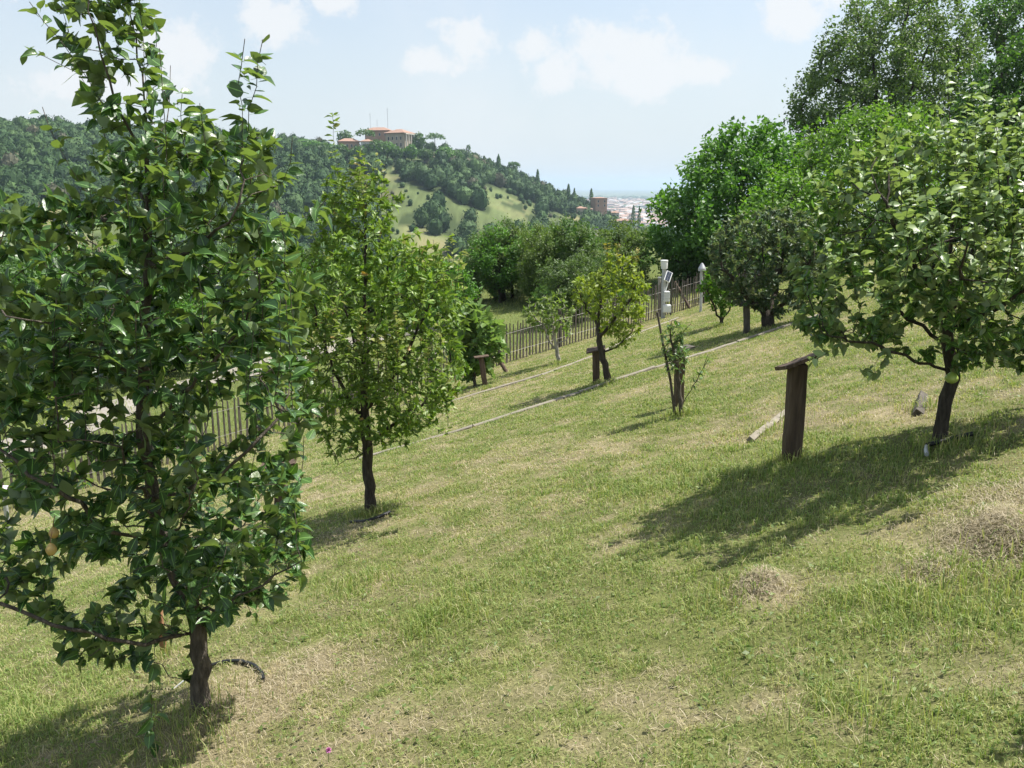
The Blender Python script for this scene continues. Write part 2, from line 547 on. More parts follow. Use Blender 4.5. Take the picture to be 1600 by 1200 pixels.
def meadow_mask(x, y):
    P = np.stack([x, y, H(x, y)], -1)
    u, v = pix(P)
    ok = (y > 200) & (np.hypot(x, y) < 900)
    m = np.zeros(np.shape(x), bool)
    for p in MEADOWS: m |= in_poly(u, v, p)
    return m & ok


def ground():
    th = np.concatenate([np.arange(-180, -40, 4.0), np.arange(-40, 40.01, .16), np.arange(44, 180.01, 4.0)])
    th = np.unique(np.clip(th, -180, 180)); th = R(1) * th
    rr = [0.25]
    while rr[-1] < 14000:
        q = rr[-1]
        rr.append(q * (1.10 if q < 1.2 else 1.011 if q < 40 else 1.02 if q < 1200 else 1.06))
    rr = np.array(rr)
    A, D = np.meshgrid(th, rr)
    x, y = D * np.sin(A), D * np.cos(A)
    z = H(x, y)
    nA, nD = len(th), len(rr)
    V = np.stack([x, y, z], -1).reshape(-1, 3)
    i = np.arange(nD - 1)[:, None] * nA; j = np.arange(nA - 1)[None, :]
    Fq = np.stack([i + j, i + j + 1, i + nA + j + 1, i + nA + j], -1).reshape(-1, 4)
    cen = np.array([[0, 0, float(H(0., 0.))]])
    fan = np.stack([np.full(nA - 1, 0), np.arange(1, nA) + 1, np.arange(nA - 1) + 1], -1)
    X, Y = V[:, 0], V[:, 1]
    dry = dryness(X, Y)[:, None]
    n1 = fbm(X * 3, Y * 3, 51, 3)[:, None]
    green = np.array([.150, .165, .062]) * (.75 + .5 * n1)
    straw = np.array([.27, .235, .15]) * (.75 + .5 * n1)
    lawn = (green * (1 - dry) + straw * dry) * .88
    n2 = fbm(X * .03, Y * .03, 61, 4)[:, None]
    n3 = fbm(X * .12, Y * .12, 66, 3)[:, None]
    mead = np.array([.105, .138, .055]) * (.6 + .8 * n2) * (.8 + .4 * n3)
    n4 = fbm(X * .5, Y * .5, 67, 3)[:, None]
    mead = mead * (.55 + .9 * n4); mead = mead * (1 - .45 * sstep(.52, .66, fbm(X * .045, Y * .045, 68, 3)[:, None]))
    mead = mead * (1 - .5 * sstep(.5, .75, n2)) + np.array([.30, .25, .14]) * .5 * sstep(.5, .75, n2)
    wood = np.array([.045, .065, .025]) * (.7 + .6 * n3)
    bench = np.array([.115, .145, .05]) * (.7 + .6 * fbm(X * .25, Y * .25, 71, 3)[:, None])
    Dd = np.hypot(X, Y)[:, None]
    t = (-.755 * X + .656 * Y)[:, None]
    mm = meadow_mask(X, Y)[:, None]
    opn = ((fbm(X * .012, Y * .012, 91, 3) < .385) & (X / np.maximum(Y, 1) > -.15) & (Dd[:, 0] > 255) & (Dd[:, 0] < 800))[:, None]
    far = np.where(mm | opn, mead, wood)
    col = lawn * (1 - sstep(16, 18, t)) + bench * sstep(16, 18, t)
    col = col * (1 - sstep(60, 110, Dd)) + far * sstep(60, 110, Dd)
    plain = np.array([.13, .15, .08]) * (.5 + n2)
    col = col * (1 - sstep(950, 1150, Dd)) + plain * sstep(950, 1150, Dd)
    # one sheet with the centre fan
    V2 = np.concatenate([cen, V]); C2 = np.concatenate([col[:1], col])
    m, nt, o = new_mat('ground_soil_and_turf')
    a = nd(nt, 'ShaderNodeAttribute', attribute_name='Col')
    f1 = noise_n(nt, 55, 5, .7); f2 = noise_n(nt, 9, 5, .65)
    c = mixc(nt, .75, a.outputs['Color'], ramp_n(nt, f1.outputs[0], [(.3, (.45, .45, .42)), (.7, (1.35, 1.3, 1.25))]), 'MULTIPLY')
    c = mixc(nt, .6, c, ramp_n(nt, f2.outputs[0], [(.3, (.7, .72, .66)), (.7, (1.2, 1.18, 1.15))]), 'MULTIPLY')
    p = nt.nodes.new('ShaderNodeBsdfPrincipled'); p.inputs['Roughness'].default_value = .95; p.inputs['Specular IOR Level'].default_value = .1
    nt.links.new(c, p.inputs['Base Color'])
    b = nt.nodes.new('ShaderNodeBump'); b.inputs['Strength'].default_value = .6; b.inputs['Distance'].default_value = .015
    nt.links.new(f1.outputs[0], b.inputs['Height']); nt.links.new(b.outputs[0], p.inputs['Normal'])
    nt.links.new(p.outputs[0], o.inputs[0])
    g = build('ground', [(V2, np.concatenate([Fq + 1])), (V2[:1 + nA], fan)], m, smooth=True,
              colors=np.concatenate([C2, C2[:1 + nA]]))
    tag(g, 'sloping hillside ground running down to the valley and on to the plain', 'ground', kind='structure')


ground()

# gravel lane below the fence
def lane():
    pts = [gp(-260, 760), gp(20, 705), gp(110, 668), gp(200, 632), gp(430, 566), gp(600, 524), gp(700, 505)]
    pts = np.array(pts)
    s = np.linspace(0, len(pts) - 1, 90)
    cx = np.interp(s, range(len(pts)), pts[:, 0]); cy = np.interp(s, range(len(pts)), pts[:, 1])
    k = np.ones(9) / 9
    cx = np.convolve(np.pad(cx, 4, 'edge'), k, 'valid'); cy = np.convolve(np.pad(cy, 4, 'edge'), k, 'valid')
    tx, ty = np.gradient(cx), np.gradient(cy); l = np.hypot(tx, ty); nx, ny = -ty / l, tx / l
    W = np.linspace(-1.15, 1.15, 9)
    wob = 1 + .12 * (fbm(s * 3, s * 0 + 2, 8, 3) - .5)
    X = cx[:, None] + nx[:, None] * W * wob[:, None]; Y = cy[:, None] + ny[:, None] * W * wob[:, None]
    Z = H(X, Y) + .03
    V = np.stack([X, Y, Z], -1).reshape(-1, 3)
    i = np.arange(89)[:, None] * 9; j = np.arange(8)[None, :]
    Fq = np.stack([i + j, i + 9 + j, i + 9 + j + 1, i + j + 1], -1).reshape(-1, 4)
    o = build('gravel_path', [(V, Fq)], M['gravel_road'], smooth=True)
    tag(o, 'pale gravel lane running below the picket fence', 'path', kind='structure')


lane()

# ------------------------------------------------------------------ leaves and trees
def leaf_tmpl(kind):
    if kind == 'broad':      # ovate leaf with stalk, fold and curl
        s = np.array([-.30, 0, .12, .36, .62, .84, 1.0]); w = np.array([.012, .02, .19, .30, .275, .14, .0])
    elif kind == 'narrow':
        s = np.array([-.18, 0, .3, .65, 1.0]); w = np.array([.012, .03, .21, .18, .0])
    elif kind == 'simple':
        s = np.array([0, .45, 1.0]); w = np.array([.04, .30, .02])
    elif kind == 'lobed':
        s = np.array([-.4, 0, .15, .3, .45, .6, .75, .9, 1.0]); w = np.array([.012, .05, .42, .22, .48, .2, .34, .14, .0])
    V, lat = [], []
    for a, b in zip(s, w):
        z = -.28 * max(a, 0) ** 2
        for q in (-1, 0, 1):
            V.append((q * b, a, z + abs(q) * b * .38 + (.022 * q * math.sin(a * 7) if b > .05 else 0))); lat.append(q if b > .0 else 0)
    Fq = []
    for i in range(len(s) - 1):
        for j in range(2):
            a = i * 3 + j; Fq.append([a, a + 1, a + 4, a + 3])
    return np.array(V), np.array(Fq), np.array(lat, float)


QUADLEAF = (np.array([[0, 0, 0], [.32, .5, .07], [0, 1, -.08], [-.32, .5, .07]]), np.array([[0, 1, 2, 3]]), np.zeros(4))
TM = {k: leaf_tmpl(k) for k in ('broad', 'narrow', 'simple', 'lobed')}
TM['quad'] = QUADLEAF


def norm(v): return v / (np.linalg.norm(v, axis=-1, keepdims=True) + 1e-9)


def place_leaves(P, d, n, size, kind, rng, tip=None):
    Vt, Ft, lat = TM[kind]
    N = len(P)
    d = norm(d); x = norm(np.cross(d, n)); n = np.cross(x, d)
    S = np.asarray(size)[:, None, None]
    curl = rng.uniform(-.3, 2.3, (N, 1)); wid = rng.uniform(.85, 1.2, (N, 1))
    V = (Vt[None, :, 0:1] * wid[:, :, None] * x[:, None, :] + Vt[None, :, 1:2] * d[:, None, :] + (Vt[None, :, 2:3] * curl[:, :, None]) * n[:, None, :]) * S + P[:, None, :]
    Fq = (Ft[None] + (np.arange(N) * len(Vt))[:, None, None]).reshape(-1, Ft.shape[1])
    at = {'lat': np.tile(lat, N)}
    at['tip'] = np.repeat(tip if tip is not None else np.zeros(N), len(Vt))
    return V.reshape(-1, 3), Fq, at


def env_points(poly, Y, n, rng, thick=1.0, hollow=0.0):
    """points filling a crown whose outline from here is poly; the crown is as deep as it is wide"""
    p = np.array(poly, float)
    out = []
    vv = np.linspace(p[:, 1].min() + 1, p[:, 1].max() - 1, 60)
    uu = np.linspace(p[:, 0].min(), p[:, 0].max(), 160)
    U, Vv = np.meshgrid(uu, vv)
    ins = in_poly(U, Vv, poly)
    lo = np.where(ins.any(1), uu[ins.argmax(1)], 0); hi = np.where(ins.any(1), uu[len(uu) - 1 - ins[:, ::-1].argmax(1)], 0)
    k = np.ones(9) / 9
    mid = (lo + hi) / 2; half = np.maximum(np.convolve(np.pad((hi - lo) / 2, 4, 'edge'), k, 'valid'), 5)
    got = 0
    while got < n:
        u = rng.uniform(p[:, 0].min(), p[:, 0].max(), 4 * n); v = rng.uniform(p[:, 1].min(), p[:, 1].max(), 4 * n)
        ok = in_poly(u, v, poly); u, v = u[ok], v[ok]
        c = np.interp(v, vv, mid); h = np.interp(v, vv, half)
        q = np.clip(np.abs(u - c) / h, 0, 1)
        dy = np.sqrt(1 - q * q * .9) * h / F * Y * thick * rng.uniform(-1, 1, len(u))
        P = at_y(u, v, Y + dy)
        # scale the column about the crown's own place so that depth keeps the same width
        out.append(P); got += len(P)
    return np.concatenate(out)[:n]


class Skel:
    def __init__(s): s.p, s.par, s.leafy, s.tip = [], [], [], []

    def add(s, p, par, leafy=True, tip=0.0):
        s.p.append(np.asarray(p, float)); s.par.append(par); s.leafy.append(leafy); s.tip.append(tip); return len(s.p) - 1

    def poly(s, pts, step, par=None, leafy=0, tip=0.0, jit=0.0, rng=None):
        """a chain through pts; joins the nearest node when par is None"""
        pts = [np.asarray(q, float) for q in pts]
        if par is None and s.p:
            A = np.array(s.p); par = int(np.argmin(np.linalg.norm(A - pts[0], axis=1)))
            pts = [A[par]] + pts
        elif par is None:
            par = s.add(pts[0], -1, leafy)
        else: pts = [s.p[par]] + pts
        P = np.array(pts); L = np.concatenate([[0], np.cumsum(np.linalg.norm(np.diff(P, axis=0), axis=1))])
        n = max(2, int(L[-1] / step) + 1)
        q = np.linspace(0, L[-1], n)[1:]
        for i, d in enumerate(q):
            x = np.array([np.interp(d, L, P[:, k]) for k in range(3)])
            if jit: x = x + rng.normal(0, jit, 3)
            par = s.add(x, par, leafy, tip * (i + 1) / len(q))
        return par

    def grow(s, A, step, kill, rng, up=.15, iters=120, jitter=.25, maxn=9000):
        A = A.copy(); P = np.array(s.p)
        d2 = np.full(len(A), 1e18); near = np.zeros(len(A), int)

        def upd(new, base):
            nonlocal d2, near
            for i in range(0, len(new), 400):
                B = new[i:i + 400]
                dd = ((A[:, None, :] - B[None]) ** 2).sum(-1); j = dd.argmin(1); m = dd[np.arange(len(A)), j]
                c = m < d2; d2 = np.where(c, m, d2); near = np.where(c, base + i + j, near)
        upd(P, 0)
        kids = {}
        for it in range(iters):
            keep = d2 > kill * kill
            A, d2, near = A[keep], d2[keep], near[keep]
            if len(A) == 0 or len(s.p) > maxn: break
            new = []
            for nid in np.unique(near):
                base = s.p[nid]
                v = norm(A[near == nid] - base).sum(0)
                v = v / (np.linalg.norm(v) + 1e-9) + rng.normal(0, jitter, 3) + np.array([0, 0, up])
                q = base + step * v / (np.linalg.norm(v) + 1e-9)
                ks = kids.setdefault(nid, [])
                if len(ks) >= 3 or any(np.linalg.norm(q - k) < .35 * step for k in ks): continue
                ks.append(q); new.append(q); s.add(q, nid)
            if not new: break
            upd(np.array(new), len(s.p) - len(new))

    def radii(s, r_base, r_tip):
        n = len(s.p); cnt = np.zeros(n); par = np.array(s.par)
        has = np.zeros(n, bool)
        for i in range(n):
            if par[i] >= 0: has[par[i]] = True
        cnt[~has] = 1
        for i in range(n - 1, -1, -1):
            if par[i] >= 0: cnt[par[i]] += cnt[i]
        e = math.log(max(cnt[0], 2)) / math.log(r_base / r_tip)
        return r_tip * cnt ** (1 / e), cnt

    def tubes(s, r, rmin=0.0, flare=.6):
        par = s.par; n = len(s.p); ch = [[] for _ in range(n)]
        for i in range(n):
            if par[i] >= 0: ch[par[i]].append(i)
        z0 = s.p[0][2]
        out = []
        st = [(0, -1)]
        while st:
            i, pr = st.pop()
            idx = ([pr] if pr >= 0 else []) + [i]
            rad = ([r[i]] if pr >= 0 else []) + [r[i]]
            cur = i
            while ch[cur]:
                c = max(ch[cur], key=lambda k: r[k])
                for k in ch[cur]:
                    if k != c and r[k] >= rmin: st.append((k, cur))
                cur = c
                if r[cur] < rmin: break
                idx.append(cur); rad.append(r[cur])
            if len(idx) < 2: continue
            P = np.array([s.p[k] for k in idx]); rad = np.array(rad)
            if pr < 0: rad = rad * (1 + flare * np.exp(-(P[:, 2] - z0) / (2.2 * r[0])))
            big = rad.max() / max(r[0], 1e-6)
            out += tube(P, rad, 9 if big > .45 else 6 if big > .15 else 4 if big > .05 else 3, cap=False, rough=.085 if big > .3 else 0, seed=i)
        return out


def crown_leaves(sk, cnt, rng, per, size, kind, maxcnt=3, droop=.1, spread=.02, upn=1.0, sizevar=.26, tipn=0, along=.45, ros=0):
    par = np.array(sk.par); P = np.array(sk.p); leafy = np.array(sk.leafy).astype(int)
    idx = np.nonzero((cnt <= maxcnt) & (leafy > 0) & (par >= 0))[0]
    parts = []
    if ros:      # spurs: tufts of leaves spreading from one bud
        sp = idx[leafy[idx] == 1]
        sp = sp[rng.uniform(size=len(sp)) < per / ros]
        m = np.maximum(rng.poisson(ros, len(sp)), 2)
        d = norm(P[sp] - P[par[sp]])
        ax = norm(.5 * d + np.array([0, 0, .45]) + rng.normal(0, .45, d.shape))
        q = np.repeat(np.arange(len(sp)), m)
        rr = rng.normal(0, 1, (len(q), 3)); A = ax[q]; rr = norm(rr - (rr * A).sum(1, keepdims=True) * A)
        op = rng.uniform(.25, 1.15, (len(q), 1))
        ld = A * (1.05 - op) + rr * op; ld[:, 2] -= droop * op[:, 0]
        nn = norm(A * .9 + rng.normal(0, .35, A.shape) - .2 * rr + .15 * np.array(SUN_DIR))
        base = P[sp][q] + rng.normal(0, spread * .4, A.shape)
        tp = np.zeros(len(q))
        parts.append((base, ld, nn, size * np.clip(rng.normal(1, sizevar, len(q)), .4, 1.35), tp))
        idx = idx[(leafy[idx] == 2) | (cnt[idx] == 1)]
        per = max(2.4, per * .6)
    rep = rng.poisson(per, len(idx)) + (cnt[idx] == 1)
    idx = np.repeat(idx, rep)
    a, b = P[par[idx]], P[idx]
    k = rng.uniform(0, 1, (len(idx), 1))
    base = a + (b - a) * k + rng.normal(0, spread, (len(idx), 3))
    d = norm(b - a)
    rad = rng.normal(0, 1, (len(idx), 3)); rad = norm(rad - (rad * d).sum(1, keepdims=True) * d)
    ld = d * along + rad * .9; ld[:, 2] -= droop
    n = np.array([0, 0, upn]) + rng.normal(0, .75, (len(idx), 3)) + .25 * np.array(SUN_DIR) + .3 * d
    tip = np.array(sk.tip)[idx]
    if tipn:
        tip = np.maximum(tip, np.where((cnt[idx] == 1) & (rng.uniform(size=len(idx)) < tipn), rng.uniform(.3, 1, len(idx)), 0))
    sz = size * np.clip(rng.normal(1, sizevar, len(idx)), .45, 1.35)
    parts.append((base, ld, n, sz, tip))
    base, ld, n, sz, tip = [np.concatenate([p[k] for p in parts]) for k in range(5)]
    return place_leaves(base, ld, n, sz, kind, rng, tip)


def make_tree(name, label, cat, base, trunk, poly, mats, Y=None, nattr=500, step=.1, kill=None, seed=1, r_base=.05, r_tip=.003, per=2.0, leaf=.07,
              kind='simple', limbs=(), shoots=(), thick=1.0, up=.15, group=None, maxcnt=4, droop=.1, rmin=0.0, tipn=0.0, spread=None, jitter=.25,
              shoot_leaf=True, crown_name='crown', shoot_tip=0.0, parts=None, upn=1.0, along=.45, maxn=9000, ros=0, holes=()):
    rng = np.random.default_rng(seed)
    B = gp(*base) if len(base) == 2 else np.array(base, float)
    B = np.array(B); B[2] = gz(B) - .02
    Yc = B[1] if Y is None else Y
    root = thing(name, B, label, cat, group)
    sk = Skel()
    tr = [B] + [at_y(u, v, Yc + (dy[0] if dy else 0)) for (u, v, *dy) in trunk]
    tr[0] = B - np.array([0, 0, .05])
    sk.poly(tr, step, leafy=False, jit=step * .06, rng=rng)
    for lb in limbs:
        sk.poly([at_y(u, v, Yc + dy) for (u, v, dy) in lb], step, leafy=False, jit=step * .12, rng=rng)
    A = env_points(poly, Yc, nattr, rng, thick)
    for hp in holes:
        hu, hv = pix(A); A = A[~in_poly(hu, hv, hp)]
    sk.grow(A, step, kill or step * 1.6, rng, up=up, jitter=jitter, maxn=maxn)
    for sh in shoots:
        sk.poly([at_y(u, v, Yc + dy) for (u, v, dy) in sh], step, leafy=2 if shoot_leaf else 0, tip=shoot_tip, jit=step * .05, rng=rng)
    r, cnt = sk.radii(r_base, r_tip)
    ox = np.array([[B[0], B[1], B[2]]])
    build('trunk', [(v - ox, f) for v, f in sk.tubes(r, rmin)], mats[0], root, smooth=True)
    V, Fq, at = crown_leaves(sk, cnt, rng, per, leaf, kind, maxcnt, droop, spread if spread is not None else leaf * .15, upn=upn, tipn=tipn, along=along, ros=ros)
    build(crown_name, [(V - ox, Fq)], mats[1], root, smooth=kind in ('broad', 'lobed'), attrs=at)
    return root, sk, B


LM = {}
LM['pear'] = leaf_mat('pear_leaf', (.026, .070, .020), (.076, .148, .038), (.13, .18, .08), (.19, .26, .08), .36, .5, .27, (2.0, 2.2, .7), True, True)
LM['pear_small'] = leaf_mat('small_pear_leaf', (.072, .145, .025), (.215, .315, .060), (.14, .20, .06), (.36, .21, .08), .45, .4, .30, (2.0, 2.2, .7))
LM['apple'] = leaf_mat('apple_leaf', (.038, .092, .020), (.100, .185, .042), (.16, .21, .11), (.34, .42, .22), .40, .45, .30, (2.0, 2.2, .8), True)
LM['yellow'] = leaf_mat('yellow_green_leaf', (.145, .225, .030), (.28, .345, .062), None, (.34, .17, .08), .5, .35, .35, (1.7, 1.7, .7))
LM['fresh'] = leaf_mat('fresh_green_leaf', (0.075, 0.149, 0.025), (0.149, 0.241, 0.048), None, None, .5, .35, .32)
LM['fig'] = leaf_mat('fig_leaf', (.085, .165, .032), (.16, .25, .065), (.15, .21, .09), None, .5, .35, .3)
LM['quince'] = leaf_mat('quince_leaf', (.030, .066, .024), (.078, .130, .050), (.14, .165, .11), None, .5, .4, .22)
LM['walnut'] = leaf_mat('walnut_leaf', (0.054, 0.132, 0.024), (0.115, 0.223, 0.043), None, None, .5, .35, .28)
LM['bright'] = leaf_mat('bright_green_leaf', (.066, .148, .020), (.135, .232, .034), None, None, .5, .35, .32)
LM['greyleaf'] = leaf_mat('grey_green_leaf', (.062, .105, .038), (.120, .175, .064), None, None, .5, .35, .26)
LM['deep'] = leaf_mat('deep_green_leaf', (0.038, 0.089, 0.022), (0.088, 0.162, 0.041), None, None, .5, .35, .24)
LM['olive'] = leaf_mat('olive_green_leaf', (0.072, 0.114, 0.031), (0.144, 0.198, 0.058), None, None, .5, .35, .28)
LM['sparse'] = leaf_mat('pale_green_leaf', (.10, .155, .042), (.19, .24, .078), None, None, .5, .35, .35)

def upright(n, u0, u1, top, length, dys, seed):
    """season's upright shoots rising out of a crown; top = [(u, v), ...] gives their tips"""
    r = np.random.default_rng(seed); out = []
    tu, tv = [q[0] for q in top], [q[1] for q in top]
    for _ in range(n):
        u = r.uniform(u0, u1); v = float(np.interp(u, tu, tv)) + r.uniform(-25, 60); L = r.uniform(*length); d = r.uniform(*dys); le = r.normal(0, .14) * L
        out.append([(u - le, v + L, d), (u - le * .4, v + L * .5, d - .02), (u, v, d - .03)])
    return out


# ---- near pear tree on the left
pear, pear_sk, pear_B = make_tree(
    'pear_tree', 'tall glossy-leaved pear tree in the left foreground with small yellow pears', 'tree', (315, 1110),
    [(312, 1040), (312, 985), (290, 930), (262, 860, .05), (240, 780, .08), (225, 690, .1), (222, 600, .08), (228, 500, .05), (232, 400), (231, 320), (229, 240), (226, 170)],
    [(-90, 300), (-110, 700), (-60, 900), (20, 945), (110, 1045), (170, 1060), (240, 1040), (270, 985), (330, 975), (400, 975), (470, 925), (495, 880), (478, 800),
     (468, 725), (498, 640), (482, 520), (505, 420), (470, 320), (452, 250), (420, 190), (392, 200), (360, 215), (330, 180), (300, 215), (282, 160), (272, 70), (250, -40),
     (90, -40), (80, 50), (110, 130), (140, 220), (130, 300), (60, 330), (0, 285)],
    (M['bark_grey'], LM['pear']), nattr=2600, step=.075, kill=.10, seed=3, r_base=.039, r_tip=.0016, per=4.0, leaf=.059, ros=6,
    holes=[[(95, 600), (215, 585), (225, 660), (180, 690), (105, 680)], [(325, 625), (400, 610), (410, 700), (335, 715)], [(100, 345), (150, 345), (150, 400), (100, 400)], [(330, 560), (390, 560), (380, 600), (330, 600)],
           [(60, 905), (150, 880), (170, 950), (80, 960)], [(400, 700), (440, 690), (445, 760), (405, 770)], [(20, 640), (70, 640), (80, 720), (25, 720)]], kind='broad', thick=.8, up=.22,
    limbs=[[(235, 345, 0), (140, 343, .1), (20, 338, .1), (-60, 330, .1)],
           [(232, 420, 0), (290, 395, -.2), (350, 355, -.4), (380, 290, -.4)],
           [(222, 620, 0), (180, 560, -.3), (120, 520, -.5), (40, 500, -.6)],
           [(225, 690, 0), (300, 600, -.3), (370, 520, -.4), (410, 430, -.45)],
           [(240, 780, 0), (320, 760, -.3), (390, 700, -.4), (440, 640, -.3)],
           [(262, 860, 0), (180, 830, -.3), (90, 770, -.5), (0, 700, -.5)],
           [(262, 860, 0), (330, 850, .4), (390, 810, .6), (430, 740, .7)],
           [(300, 960, 0), (360, 940, -.2), (420, 905, -.3), (470, 880, -.3)],
           [(300, 985, 0), (230, 1010, -.3), (130, 985, -.45), (20, 950, -.5), (-40, 930, -.5)],
           [(228, 520, 0), (200, 440, .4), (140, 380, .7), (60, 360, .8)],
           [(228, 560, 0), (300, 520, .4), (370, 470, .6)],
           [(226, 170, 0), (214, 90, .1), (206, 10, .1), (200, -40, .1)], [(229, 240, 0), (180, 160, -.1), (152, 70, -.15), (138, -20, -.15)], [(230, 260, 0), (262, 180, .2), (268, 100, .25)], [(231, 320, 0), (180, 250, .3), (150, 180, .4)],
           [(262, 860, 0), (290, 800, -.5), (310, 740, -.7)], [(290, 930, 0), (270, 900, -.4), (240, 880, -.6), (200, 900, -.7)], [(240, 780, 0), (200, 740, -.4), (190, 680, -.6)],
           [(300, 960, 0), (320, 920, -.4), (350, 880, -.6)], [(300, 985, 0), (270, 990, -.3), (250, 960, -.5)]],
    shoots=[[(296, 940, 0), (310, 925, -.15), (330, 900, -.3)], [(304, 962, 0), (290, 950, -.2), (300, 920, -.35)], [(280, 900, 0), (270, 880, -.2), (262, 850, -.35)], [(296, 940, 0), (270, 950, -.2), (240, 940, -.35)],
            [(270, 880, 0), (300, 870, -.2), (335, 840, -.4)], [(306, 975, 0), (330, 965, -.15), (360, 950, -.3)], [(250, 820, 0), (230, 800, -.3), (200, 780, -.5)], [(290, 930, 0), (300, 900, -.25), (290, 860, -.4)],
            [(205, 345, -.1), (150, 318, -.2), (105, 260, -.25), (78, 205, -.27), (68, 168, -.28)],
            [(175, 190, -.1), (130, 110, -.15), (90, 60, -.2), (48, 2, -.22)],
            [(175, 190, .1), (125, 118, .2), (75, 90, .2), (38, 78, .2)],
            [(262, 310, -.3), (258, 215, -.34), (255, 130, -.36), (251, 75, -.38)],
            [(230, 230, 0), (228, 120, 0), (222, 50, 0), (217, -20, 0)],
            [(380, 260, -.35), (378, 180, -.38), (372, 130, -.4), (378, 85, -.4), (383, 66, -.4)],
            [(385, 240, -.3), (398, 140, -.32), (404, 95, -.33), (412, 62, -.33)],
            [(292, 250, -.2), (284, 190, -.2), (280, 145, -.2)], [(320, 240, -.3), (316, 190, -.3), (312, 160, -.3)],
            [(430, 362, -.4), (470, 345, -.5), (500, 330, -.55), (512, 312, -.55)], [(440, 290, -.35), (455, 250, -.37), (456, 215, -.37)],
            [(160, 60, 0), (140, 20, 0), (120, -20, 0)], [(110, 60, .1), (98, 20, .1), (96, -15, .1)],
            [(240, 1030, -.3), (236, 1080, -.35), (238, 1140, -.36), (232, 1165, -.36)],
            [(330, 640, -.5), (318, 560, -.6), (316, 500, -.62), (312, 430, -.6)], [(405, 560, -.4), (410, 470, -.45), (402, 400, -.45)],
            [(60, 800, -.6), (20, 720, -.7), (-5, 640, -.7)], [(180, 760, -.3), (150, 700, -.3), (110, 620, -.3), (98, 560, -.3)],
            [(390, 760, -.3), (400, 690, -.3), (404, 610, -.3)], [(440, 800, -.2), (470, 740, -.2), (480, 680, -.2)]]
    + upright(12, 120, 470, [(120, 330), (200, 240), (300, 230), (400, 250), (470, 330)], (110, 190), (-.5, .3), 9) + upright(16, 20, 470, [(20, 500), (200, 440), (470, 480)], (110, 200), (-.75, -.4), 10), maxn=11000)


def fruit(parent, B, u, v, Y, r, mat, name='pear', long=1.25):
    P = at_y(u, v, Y) - B
    k = 14; a = np.linspace(0, math.pi, k)
    zz = -np.cos(a) * r * long; rr = np.sin(a) * r * np.where(zz > 0, 1 - .35 * zz / (r * long), 1.0) + 1e-4
    pts = np.stack([np.full(k, P[0]), np.full(k, P[1]), P[2] + zz], -1)
    V = (pts[:, None, :] + rr[:, None, None] * np.stack([np.cos(np.arange(14) * 2 * np.pi / 14), np.sin(np.arange(14) * 2 * np.pi / 14), np.zeros(14)], -1)[None]).reshape(-1, 3)
    i = np.arange(k - 1)[:, None] * 14; j = np.arange(14)[None, :]; j2 = (j + 1) % 14
    Fq = np.stack([i + j, i + j2, i + 14 + j2, i + 14 + j], -1).reshape(-1, 4)
    o = build(name, [(V, Fq)], mat, parent, smooth=True)
    s = build('stalk', tube([P + [0, 0, r * long * .95], P + [.004, 0, r * long + .02], P + [.01, .005, r * long + .045]], .0018, 5), M['twig_red'], o)
    return o


fruit(pear, pear_B, 80, 858, pear_B[1] - .62, .020, M['pear_skin'])
fruit(pear, pear_B, 84, 832, pear_B[1] - .50, .019, M['pear_skin'])

# ---- second pear tree, narrower leaves and bronze shoots
pear2, _, pear2_B = make_tree(
    'pear_tree', 'upright fine-leaved pear tree with bronze new shoots standing beyond the big glossy tree', 'tree', (580, 800),
    [(577, 760), (574, 712), (571, 640), (569, 560), (570, 480), (571, 400), (572, 330), (572, 290)],
    [(470, 655), (440, 600), (445, 540), (432, 480), (455, 420), (482, 380), (492, 320), (510, 285), (540, 268), (590, 272), (618, 310), (628, 365), (655, 395), (695, 392),
     (705, 440), (732, 480), (722, 530), (735, 580), (715, 630), (680, 668), (640, 700), (600, 712), (560, 712), (520, 725), (500, 690)],
    (M['bark_dark'], LM['pear_small']), nattr=3600, step=.08, kill=.10, seed=5, r_base=.047, r_tip=.0015, per=4.4, leaf=.060, ros=7, kind='narrow', thick=.9, up=.5, tipn=.03,
    limbs=[[(571, 640, 0), (620, 580, -.2), (660, 500, -.25), (690, 430, -.3)], [(572, 660, 0), (530, 600, -.2), (500, 520, -.2), (480, 430, -.2)],
           [(570, 560, 0), (600, 480, .2), (610, 400, .3), (606, 330, .3)], [(572, 690, 0), (640, 650, .2), (690, 600, .3), (712, 520, .3)],
           [(570, 600, 0), (545, 500, .3), (520, 420, .4), (520, 340, .4)], [(573, 705, 0), (540, 722, -.2), (510, 738, -.3), (490, 748, -.35)]],
    shoots=[[(535, 330, -.1), (526, 260, -.1), (521, 215, -.1), (520, 176, -.1)], [(548, 310, 0), (548, 265, 0), (546, 248, 0)], [(585, 320, .1), (585, 280, .1), (584, 252, .1)],
            [(598, 330, .1), (597, 285, .1), (596, 258, .1)], [(700, 440, -.2), (702, 395, -.2), (703, 362, -.2)], [(712, 450, -.1), (718, 410, -.1), (722, 385, -.1)],
            [(635, 440, -.3), (632, 400, -.3), (630, 370, -.3)], [(590, 600, -.7), (588, 550, -.75), (590, 520, -.75)], [(640, 640, -.6), (640, 590, -.62), (636, 545, -.62)],
            [(490, 748, -.35), (480, 750, -.4), (470, 740, -.4)]]
    + upright(16, 495, 615, [(495, 330), (520, 262), (550, 250), (600, 265), (615, 300)], (60, 120), (-.3, .3), 6) + upright(14, 620, 735, [(620, 390), (700, 375), (735, 450)], (60, 110), (-.4, .3), 7)
    + upright(26, 470, 710, [(470, 480), (580, 480), (710, 520)], (70, 130), (-.85, -.45), 8), shoot_tip=.30, maxn=14000)

